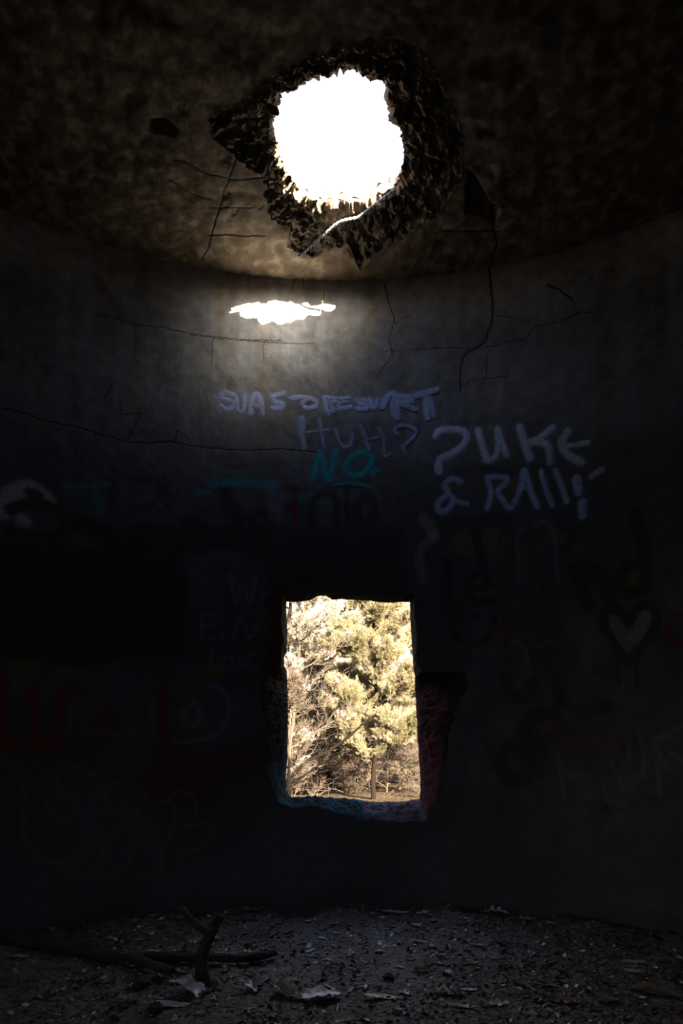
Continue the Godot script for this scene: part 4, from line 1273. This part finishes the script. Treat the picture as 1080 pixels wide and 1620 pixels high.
	for i in 11000:
		var w := rng.randf_range(3.0, 5.15)
		var u := rng.randf_range(-2.6, 2.6)
		var clump := n_mid.get_noise_2d(u * 22.0, w * 22.0)
		if clump < -0.1 and rng.randf() < 0.7: u = rng.randf_range(-2.6, 2.6)
		var l := Vector2(u, -w - AXIS).length()
		if l > R - 0.03:
			w -= l - R + 0.05
		var b := Basis.from_euler(Vector3(rng.randf_range(-0.6, 0.6), rng.randf() * TAU, rng.randf_range(-0.6, 0.6))).scaled(Vector3.ONE * (0.010 + 0.032 * pow(rng.randf(), 2.2)))
		mm.set_instance_transform(i, Transform3D(b, floor_at(u, w, 0.001)))
		var g := rng.randf_range(0.04, 0.22)
		if rng.randf() < 0.14: g = 0.9
		mm.set_instance_color(i, Color(g, g * rng.randf_range(0.75, 0.95), g * rng.randf_range(0.55, 0.9)))
	var mi := MultiMeshInstance3D.new()
	mi.name = "leaf_litter"
	mi.multimesh = mm
	mi.material_override = M.leaf
	add_child(mi, true)
	tag(mi, "crumbs of broken dead leaves strewn over the dirt floor", "litter", "", "stuff")

func stone_mesh(seedv: int, flat: float) -> ArrayMesh:
	var v := PackedVector3Array()
	var col := PackedColorArray()
	var rows := 9
	var cols := 14
	for i in rows:
		var a := PI * i / (rows - 1)
		for j in cols:
			var b := TAU * j / cols
			var d := Vector3(sin(a) * cos(b), cos(a), sin(a) * sin(b))
			var k := 0.5 * (1.0 + 0.45 * n_cell.get_noise_3d(d.x * 22.0 + seedv * 9.0, d.y * 22.0, d.z * 22.0) + 0.5 * n_mid.get_noise_3d(d.x * 20.0 + seedv * 5.0, d.y * 20.0, d.z * 20.0))
			v.append(d * k * Vector3(1, flat, 0.8))
			var g := 1.0 + 0.3 * n_mid.get_noise_3d(d.x * 50.0, d.y * 50.0, d.z * 50.0)
			col.append(Color(g, g, g))
	return commit(v, grid_index(rows, cols, true, true), PackedVector2Array(), col)

func build_floor_things() -> void:
	var wood: Material = M.bark_dark
	# long fallen branch with a side branch
	var b := base("fallen_branch", floor_at(-1.6, 4.2))
	tag(b, "long dark fallen branch lying across the left of the floor", "branch")
	var t := Tubes.new()
	var pts := []
	for q in [[-2.15, 4.34], [-1.62, 4.19], [-1.35, 4.08], [-1.0, 4.02], [-0.72, 3.98], [-0.53, 4.02], [-0.40, 4.10]]:
		pts.append(floor_at(q[0], q[1], 0.035) - b.position)
	var path := smooth_path(pts, 0.04)
	var rad := []
	for i in path.size(): rad.append(0.036 * (1.0 - 0.35 * i / path.size()) * (1.0 + 0.1 * sin(i * 1.3)))
	t.tube(path, rad, 10, 0.12, 1.0)
	mesh_node("limb", tube_mesh(t), wood, b)
	t = Tubes.new()
	path = smooth_path([floor_at(-1.27, 4.05, 0.04) - b.position, floor_at(-1.06, 3.86, 0.045) - b.position, floor_at(-0.93, 3.74, 0.05) - b.position], 0.04)
	rad = []
	for i in path.size(): rad.append(0.034 * (1.0 - 0.3 * i / path.size()))
	t.tube(path, rad, 9, 0.15, 2.0)
	mesh_node("side_limb", tube_mesh(t), wood, b)
	# upright forked branch
	b = base("forked_branch", floor_at(-0.76, 3.72))
	tag(b, "dark forked branch standing upright among the leaves left of centre", "branch")
	t = Tubes.new()
	path = smooth_path([Vector3(0.03, -0.03, 0.04), Vector3(-0.005, 0.09, 0.02), Vector3(0.01, 0.18, 0.0), Vector3(0.05, 0.27, -0.03), Vector3(0.09, 0.345, -0.05)], 0.025)
	rad = []
	for i in path.size(): rad.append(0.040 * (1.0 - 0.45 * i / path.size()))
	t.tube(path, rad, 10, 0.14, 3.0)
	mesh_node("stem", tube_mesh(t), wood, b)
	t = Tubes.new()
	path = smooth_path([Vector3(0.045, 0.25, -0.03), Vector3(-0.03, 0.28, -0.05), Vector3(-0.09, 0.33, -0.06), Vector3(-0.13, 0.38, -0.06)], 0.025)
	rad = []
	for i in path.size(): rad.append(0.028 * (1.0 - 0.4 * i / path.size()))
	t.tube(path, rad, 9, 0.14, 4.0)
	mesh_node("side_limb", tube_mesh(t), wood, b)
	# stones
	var sm := [stone_mesh(1, 0.6), stone_mesh(2, 0.75), stone_mesh(3, 0.5), stone_mesh(4, 0.8)]
	var tones := []
	for c in [Color(0.05, 0.042, 0.038), Color(0.14, 0.13, 0.12), Color(0.09, 0.05, 0.045)]:
		var m: StandardMaterial3D = M.stone.duplicate()
		m.albedo_color = lin(c.r, c.g, c.b)
		tones.append(m)
	for e in [[-1.08, 3.68, 0.15, 0, 2, "round dark reddish stone in front of the fallen branch on the left"], [-0.92, 3.36, 0.12, 2, 0, "dark stone at the bottom edge left of the forked branch"], [0.26, 3.76, 0.09, 2, 0, "flat dark stone left of the slender curled leaf"], [2.28, 4.66, 0.11, 2, 0, "dark stone by the wall at the right edge of the floor"]]:
		var o := mesh_node("stone", sm[e[3]], tones[e[4]])
		o.position = floor_at(e[0], e[1], e[2] * 0.16)
		o.rotation.y = e[0] * 5.0
		o.scale = Vector3.ONE * e[2]
		tag(o, e[5], "stone", "stones on the dirt floor")
	# pale flakes fallen from the roof
	var fm: StandardMaterial3D = M.stone.duplicate()
	fm.albedo_color = lin(0.72, 0.74, 0.8)
	fm.roughness = 0.5
	for e in [[0.245, 4.36, 0.075, 2, "largest pale plaster flake lying in the skylit middle of the floor"], [0.27, 4.30, 0.06, 0, "pale plaster flake just in front of the largest flake"], [-0.21, 4.34, 0.075, 2, "pale flat flake left of the middle, furthest of a loose row"], [-0.17, 4.20, 0.06, 1, "small pale flake in the middle of a loose row left of centre"], [-0.20, 4.26, 0.07, 2, "thin pale flake between two others left of centre"],
		[-0.09, 4.10, 0.07, 0, "bright pale flake nearest the viewer in the loose row left of centre"], [-0.08, 4.03, 0.05, 3, "small grey-white chip below the bright pale flake"], [-0.50, 4.62, 0.06, 2, "pale flake near the back of the floor left of centre"], [0.33, 4.70, 0.05, 1, "small pale flake at the back of the skylit dirt"], [-0.36, 4.66, 0.09, 2, "long pale flake at the back left of the skylit dirt"], [0.05, 3.62, 0.05, 2, "small pale flake beside the dark stone near the bottom"]]:
		var o := mesh_node("plaster_flake", sm[e[3]], fm)
		o.position = floor_at(e[0], e[1], e[2] * 0.12)
		o.rotation = Vector3(0.2, e[1] * 9.0, 0.15)
		o.scale = Vector3(1.5, 0.28, 0.65) * e[2]
		tag(o, e[4], "flake", "pale plaster flakes on the floor")
	# a few twigs
	rng.seed = 41
	var used := {}
	while used.size() < 16:
		var w := rng.randf_range(3.2, 4.9)
		var u := rng.randf_range(-0.5, 0.5) * w
		var l := rng.randf_range(0.08, 0.24)
		var a := rng.randf() * TAU
		if on_wood(u, w) or on_wood(u + cos(a) * l, w - sin(a) * l): continue
		var label := "thin brown twig %s" % beside(u, w)
		if used.has(label): continue
		used[label] = true
		t = Tubes.new()
		path = smooth_path([Vector3.ZERO, Vector3(cos(a) * l * 0.5, rng.randf_range(0.0, 0.03), sin(a) * l * 0.5), Vector3(cos(a + 0.3) * l, rng.randf_range(0.0, 0.03), sin(a + 0.3) * l)], 0.03)
		rad = []
		for i in path.size(): rad.append(0.005 * (1.0 - 0.5 * i / path.size()))
		t.tube(path, rad, 5)
		var o := mesh_node("twig", tube_mesh(t), M.root)
		o.position = floor_at(u, w, 0.008)
		tag(o, label, "twig", "thin twigs on the dirt floor")

func build_cable() -> void:
	var path := smooth_path(triples([-0.311, 4.807, -4.922, -0.263, 4.812, -4.878, -0.192, 4.821, -4.808, -0.123, 4.83, -4.739, -0.022, 4.842, -4.642, 0.051, 4.845, -4.612, 0.12, 4.847, -4.592, 0.21, 4.857, -4.51, 0.289, 4.864, -4.439, 0.351, 4.87, -4.384]), 0.004)
	var o := base("twisted_wire", path[0])
	tag(o, "pale twisted steel wire strung across the broken edge of the roof hole", "wire")
	for s in 2:
		var t := Tubes.new()
		var p := []
		var rad := []
		for i in path.size():
			var q: Vector3 = path[i]
			var t0: Vector3 = (path[mini(i + 1, path.size() - 1)] - path[maxi(i - 1, 0)]).normalized()
			var side := t0.cross(Vector3.UP).normalized()
			var up := side.cross(t0)
			var a := i * 0.004 / 0.062 * TAU + s * PI
			p.append(q - path[0] + (side * cos(a) + up * sin(a)) * 0.0058)
			rad.append(0.0054)
		t.tube(p, rad, 7)
		mesh_node("strand", tube_mesh(t), M.cable, o)

func build_roots() -> void:
	# rootlets hanging from the joint of roof and wall: s along the wall, top, length
	rng.seed = 8
	for e in [[-0.70, 4.81, 0.13, "short pale rootlet hanging from the roof joint left of the sun patch"], [-0.13, 4.70, 0.16, "dark rootlet hanging across the right end of the sun patch"], [-0.29, 4.81, 0.13, "tuft-like rootlet hanging above the middle of the sun patch"], [-0.35, 4.80, 0.17, "longest rootlet above the sun patch, slanting left"], [-0.86, 4.80, 0.09, "tiny rootlet at the upper left of the sun patch"]]:
		var o := base("hanging_rootlet", on_wall(e[0], e[1], -0.02))
		tag(o, e[3], "root", "rootlets hanging from the roof joint")
		for k in 3:
			var t := Tubes.new()
			var p := [Vector3.ZERO]
			var l: float = e[2] * (1.0 if k == 0 else rng.randf_range(0.4, 0.8))
			var dx := rng.randf_range(-0.25, 0.25)
			if "slanting" in e[3]: dx -= 0.35
			for i in 4: p.append(Vector3(dx * l * (i + 1) / 4.0 + rng.randf_range(-0.006, 0.006), -l * (i + 1) / 4.0, rng.randf_range(0.0, 0.01)))
			p = smooth_path(p, 0.02)
			var rad := []
			for i in p.size(): rad.append(0.0022 * (1.0 - 0.6 * i / p.size()))
			t.tube(p, rad, 5)
			mesh_node("strand", tube_mesh(t), M.root, o)

# ---------------------------------------------------------------- the wood outside
var sprays := []
func spray_mesh(kind: int, seedv: int) -> ArrayMesh:
	var r := RandomNumberGenerator.new()
	r.seed = seedv
	var v := PackedVector3Array()
	var ind := PackedInt32Array()
	var n := 34 if kind == 0 else 14
	for k in n:
		var t := r.randf()
		var d := Vector3(r.randf_range(-1, 1), r.randf_range(-1, 1), r.randf_range(0.2, 1.6)).normalized()
		var root := Vector3(r.randf_range(-0.12, 0.12), r.randf_range(-0.12, 0.12), t - 0.4) * (1.0 if kind == 0 else 0.9)
		var l := r.randf_range(0.25, 0.5) if kind == 0 else r.randf_range(0.35, 0.55)
		var w := l * (0.075 if kind == 0 else 0.2)
		var side := d.cross(Vector3(r.randf_range(-1, 1), 1, r.randf_range(-1, 1))).normalized() * w
		var b := v.size()
		v.append(root)
		v.append(root + d * l * 0.5 + side)
		v.append(root + d * l)
		v.append(root + d * l * 0.5 - side)
		ind.append_array(PackedInt32Array([b, b + 1, b + 2, b, b + 2, b + 3]))
	return commit(v, ind)

class Growth:
	var pts := PackedVector3Array()
	var dirs := PackedVector3Array()

func limb(r: RandomNumberGenerator, from: Vector3, dir: Vector3, length: float, up: float, wig: float, n := 8) -> Array:
	var p := [from]
	var d := dir
	for i in n:
		d = (d + Vector3(r.randf_range(-wig, wig), r.randf_range(-wig, wig) + up, r.randf_range(-wig, wig))).normalized()
		p.append(p[-1] + d * length / n)
	return p

# style: 0 dense juniper, 1 thin broad-leaved tree, 2 bare
func tree(called: String, label: String, at: Vector2, height: float, r0: float, style: int, tint: Color, tint2: Color, amount: int, seedv: int, lean := Vector3.ZERO, crown := 0.15, spread := 1.0, extra := []) -> Node3D:
	var r := RandomNumberGenerator.new()
	r.seed = seedv
	var o := base(called, Vector3(at.x, ground_height(at.x, at.y), at.y))
	tag(o, label, "tree", "trees outside the window")
	var bark := Color(0.075, 0.058, 0.048) if style == 0 else Color(0.44, 0.35, 0.29)
	var tr := []
	var rad := []
	var d := (Vector3.UP + lean)
	var p := Vector3(0, -0.3, 0)
	var n := 16
	for i in n + 1:
		tr.append(p)
		rad.append(r0 * pow(1.0 - float(i) / (n + 1), 0.8) + 0.008)
		p += (d + Vector3(r.randf_range(-0.1, 0.1), 0, r.randf_range(-0.1, 0.1))).normalized() * (height + 0.3) / n
	var t := Tubes.new()
	t.tube(tr, rad, 9, 0.1, seedv, bark)
	mesh_node("trunk", tube_mesh(t), M.bark, o)
	var g := Growth.new()
	var twigs := Tubes.new()
	var nb := 34 if style == 0 else 20
	var az := r.randf() * TAU
	for k in nb:
		az += 2.4
		var f := lerpf(crown, 0.97, (k + 0.5) / nb)
		var i := int(f * n)
		var from: Vector3 = (tr[i] as Vector3).lerp(tr[mini(i + 1, n)], f * n - i)
		var l := height * spread * ((0.36 * pow(1.0 - f, 0.65) + 0.06) if style == 0 else (0.42 * pow(1.0 - f, 0.5) + 0.08)) * r.randf_range(0.7, 1.15)
		var dir := Vector3(cos(az), r.randf_range(0.1, 0.6), sin(az)).normalized()
		var path := limb(r, from, dir, l, 0.06 if style != 0 else 0.03, 0.16)
		var rr := []
		var br: float = minf(r0 * 0.45, 0.016 + l * 0.014) * (1.0 - f * 0.5)
		for q in path.size(): rr.append(br * (1.0 - 0.8 * q / path.size()) + 0.003)
		if k < 14:
			var tb := Tubes.new()
			tb.tube(path, rr, 6, 0.1, k, bark)
			mesh_node("branch", tube_mesh(tb), M.bark, o)
		else:
			twigs.tube(path, rr, 5, 0.0, k, bark)
		for q in range(2, path.size()):
			for s in (3 if style == 0 else 4):
				var tl := l * r.randf_range(0.12, 0.34) * (1.15 - float(q) / path.size())
				var td: Vector3 = ((path[q] - path[q - 1]).normalized() + Vector3(r.randf_range(-1, 1), r.randf_range(-0.5, 0.8), r.randf_range(-1, 1)) * 0.9).normalized()
				var tp: Array = limb(r, path[q], td, tl + 0.12, 0.03, 0.25, 4)
				var tr2 := []
				for z in tp.size(): tr2.append((0.010 if style == 0 else 0.0068) * (1.0 - 0.18 * z))
				twigs.tube(tp, tr2, 3, 0.0, 0.0, bark * 1.25)
				if style != 2 or r.randf() < 0.15:
					for z in range(1, tp.size()):
						g.pts.append(tp[z])
						g.dirs.append((tp[z] - tp[z - 1]).normalized())
				if style == 2:
					for z in range(1, tp.size()):
						var tp3: Array = limb(r, tp[z], (td + Vector3(r.randf_range(-1, 1), r.randf_range(-0.6, 0.8), r.randf_range(-1, 1))).normalized(), tl * 0.5 + 0.1, 0.02, 0.3, 3)
						twigs.tube(tp3, [0.0045, 0.004, 0.003, 0.002], 3, 0.0, 0.0, bark * 1.35)
	for e in extra: # limbs with a course of their own, in the tree's axes
		var tb := Tubes.new()
		var path := smooth_path(e[0], 0.25)
		var rr := []
		for q in path.size(): rr.append(lerpf(e[1], e[2], float(q) / path.size()))
		tb.tube(path, rr, 8, 0.1, 2.0, Color(0.05, 0.038, 0.032))
		mesh_node("branch", tube_mesh(tb), M.bark, o)
	var tw := mesh_node("twigs", tube_mesh(twigs), M.bark, o)
	tw.set_meta("kind", "stuff")
	if amount > 0 and g.pts.size():
		var mm := MultiMesh.new()
		mm.transform_format = MultiMesh.TRANSFORM_3D
		mm.use_colors = true
		mm.mesh = sprays[0 if style == 0 else 1]
		amount *= 5
		mm.instance_count = amount
		for k in amount:
			var i := int(r.randi() % g.pts.size())
			var dd := (g.dirs[i] + Vector3(r.randf_range(-1, 1), r.randf_range(-0.6, 1.0), r.randf_range(-1, 1)) * 0.6).normalized()
			var q := g.pts[i] + Vector3(r.randfn(), r.randfn(), r.randfn()) * 0.055
			var size := r.randf_range(0.05, 0.125) if style == 0 else r.randf_range(0.06, 0.13)
			mm.set_instance_transform(k, Transform3D(Basis.looking_at(-dd, Vector3(0.2, 1, 0.1)).rotated(dd, r.randf() * TAU).scaled(Vector3.ONE * size), q))
			var m := r.randf() * 0.35 + 0.65 * clampf(0.5 + 1.5 * n_mid.get_noise_3d(q.x * 16.0, q.y * 16.0, q.z * 16.0), 0.0, 1.0)
			mm.set_instance_color(k, tint.lerp(tint2, m))
		var mi := MultiMeshInstance3D.new()
		mi.name = "foliage"
		mi.multimesh = mm
		mi.material_override = M.foliage
		o.add_child(mi, true)
		mi.set_meta("kind", "stuff")
	return o

func build_wood() -> void:
	for k in 2: sprays.append(spray_mesh(k, 60 + k))
	var olive := Color(0.055, 0.051, 0.025)
	var gold := Color(0.152, 0.126, 0.086)
	var pale := Color(0.31, 0.288, 0.255)
	var green := Color(0.04, 0.042, 0.016)
	tree("juniper", "golden-green juniper with a straight dark trunk, nearest and central in the window", Vector2(0.80, -17.0), 5.6, 0.06, 0, olive, gold, 10000, 3, Vector3.ZERO, 0.2, 0.85)
	tree("juniper", "pale gold juniper filling the upper left of the window", Vector2(-1.9, -20.0), 8.0, 0.10, 0, gold * 0.7, pale, 12000, 4, Vector3(0.06, 0, 0), 0.18, 0.9)
	tree("juniper", "tall gold juniper rising behind the central one", Vector2(-0.4, -24.0), 8.6, 0.12, 0, gold * 0.7, pale, 13000, 5, Vector3.ZERO, 0.1, 0.85)
	tree("juniper", "shaded green juniper at the right side of the window", Vector2(2.6, -20.5), 5.0, 0.09, 0, olive * 0.8, gold * 0.8, 9000, 6, Vector3.ZERO, 0.12, 0.85)
	tree("juniper", "short gold juniper half hidden behind the central one", Vector2(-0.35, -20.6), 4.9, 0.07, 0, gold * 0.8, pale, 9000, 12, Vector3.ZERO, 0.1, 0.95)
	tree("thin_tree", "thin leafy tree against the white sky at the upper right of the window", Vector2(3.1, -24.0), 9.4, 0.09, 1, green, gold, 800, 7, Vector3(-0.05, 0, 0), 0.3, 0.9)
	tree("bare_tree", "bare pale twiggy tree at the left of the window", Vector2(-1.35, -14.5), 4.8, 0.05, 2, gold, pale, 60, 8, Vector3(0.12, 0, 0), 0.15, 0.8,
		[[[Vector3(0.1, 0.55, 0), Vector3(0.55, 1.05, -0.2), Vector3(1.05, 1.3, -0.4), Vector3(1.5, 1.62, -0.6), Vector3(2.0, 2.05, -0.8)], 0.045, 0.015], [[Vector3(0.05, 0.45, 0), Vector3(0.6, 0.72, 0.1), Vector3(1.2, 0.74, 0.2), Vector3(1.9, 0.92, 0.3)], 0.02, 0.006]])
	tree("bare_tree", "bare brown twiggy tree behind the juniper trunk at the lower right", Vector2(1.6, -19.0), 3.6, 0.04, 2, gold, pale, 40, 9, Vector3.ZERO, 0.08, 1.0)
	tree("bare_tree", "low bare thicket tree filling the lower left of the window", Vector2(-0.7, -19.0), 3.2, 0.035, 2, gold, pale, 40, 10, Vector3.ZERO, 0.05, 1.1)
	tree("pale_sapling", "straight pale sapling trunk right at the left edge of the window", Vector2(-1.02, -13.0), 2.7, 0.030, 2, gold, pale, 0, 11, Vector3.ZERO, 0.75, 0.4)
	# brush under the trees
	var brush := ["leftmost brown thicket of bare stems low in the window", "brown thicket of bare stems left of the juniper trunk", "brown thicket of bare stems right behind the juniper trunk", "brown thicket of bare stems at the right jamb", "farther pale thicket left of the trunk", "farther pale thicket right of the trunk", "tall pale thicket behind the bare limb"]
	var bush := [Vector2(-1.25, -17.0), Vector2(0.1, -18.5), Vector2(1.2, -18.0), Vector2(2.1, -17.5), Vector2(-0.5, -22.0), Vector2(1.6, -22.5), Vector2(-1.4, -22.5)]
	for k in bush.size():
		tree("bare_shrub", brush[k], bush[k], 1.7 + 0.5 * (k % 3), 0.02, 2, gold, pale, 0, 50 + k, Vector3.ZERO, 0.02, 1.3).set_meta("category", "shrub")
	# flanking and farther trees
	var words := ["left of the pale gold juniper", "far left behind the bare tree", "at the far right edge of the wood", "behind the shaded green juniper", "deep in the wood on the left", "deep in the wood in the middle", "deep in the wood on the right", "farthest back behind the tall gold juniper", "beyond the thin leafy tree"]
	var spots := [Vector2(-4.6, -20), Vector2(-6.5, -24), Vector2(6.2, -22), Vector2(6.8, -26), Vector2(-3.4, -30), Vector2(-0.4, -33), Vector2(8.4, -32), Vector2(0.2, -40), Vector2(7.8, -31)]
	for k in spots.size():
		tree("juniper", "gold juniper tree standing %s" % words[k], spots[k], 6.5 + 0.35 * absf(spots[k].y + 20.0) * 0.4 + (k % 3), 0.11, 0, gold * 0.8, pale * 0.9, 8000, 30 + k, Vector3.ZERO, 0.06, 0.95)

# ----------------------------------------------------------------
func _ready() -> void:
	# camera: level, the lens shifted up
	var cam := Camera3D.new()
	cam.name = "camera"
	cam.projection = Camera3D.PROJECTION_FRUSTUM
	cam.near = 0.05
	cam.far = 200.0
	cam.size = 2.0 * 810.0 / 1075.0 * 0.05
	cam.frustum_offset = Vector2(0.0, 340.0 / 1075.0 * 0.05)
	cam.position = Vector3(0, 1.4, 0)
	cam.current = true
	add_child(cam)
	# sky
	var sky := ProceduralSkyMaterial.new()
	sky.sky_top_color = (SKYTOP / 2.4).linear_to_srgb()
	sky.sky_horizon_color = (SKYLOW / 2.4).linear_to_srgb()
	sky.sky_curve = 1.4
	sky.ground_bottom_color = lin(0.25, 0.2, 0.15)
	sky.ground_horizon_color = lin(0.4, 0.36, 0.3)
	sky.sun_angle_max = 60.0
	sky.sun_curve = 0.22
	sky.energy_multiplier = 2.2
	var env := Environment.new()
	env.background_mode = Environment.BG_SKY
	env.sky = Sky.new()
	env.sky.sky_material = sky
	env.tonemap_mode = Environment.TONE_MAPPER_LINEAR
	env.tonemap_exposure = 1.7
	env.sdfgi_enabled = true
	env.ssao_enabled = true
	env.ssil_enabled = true
	var we := WorldEnvironment.new()
	we.name = "world_environment"
	we.environment = env
	add_child(we)
	# low winter sun, behind the viewer and to the right
	var sun := DirectionalLight3D.new()
	sun.name = "sun"
	var el := deg_to_rad(22.4)
	var az := deg_to_rad(24.8)
	add_child(sun)
	sun.look_at_from_position(Vector3.ZERO, Vector3(-sin(az) * cos(el), -sin(el), -cos(az) * cos(el)))
	sun.light_color = lin(1.0, 0.84, 0.61)
	sun.light_energy = 26.0
	sun.light_angular_distance = 0.5
	sun.shadow_enabled = true
	# noises
	n_big.frequency = 0.05
	n_big.seed = 1
	n_mid.frequency = 0.06
	n_mid.seed = 2
	n_mid.fractal_octaves = 4
	n_fine.frequency = 0.1
	n_fine.seed = 3
	n_fine.fractal_octaves = 4
	n_soft.frequency = 0.1
	n_soft.seed = 6
	n_soft.fractal_octaves = 2
	n_cell.noise_type = FastNoiseLite.TYPE_CELLULAR
	n_cell.cellular_return_type = FastNoiseLite.RETURN_DISTANCE
	n_cell.frequency = 0.35
	n_cell.seed = 4
	n_cell.fractal_octaves = 2
	paint_wall()
	paint_ceiling()
	materials()
	build_wall()
	build_ceiling()
	build_floor()
	build_ground()
	build_wood()
	build_floor_things()
	build_leaves()
	build_cable()
	build_roots()
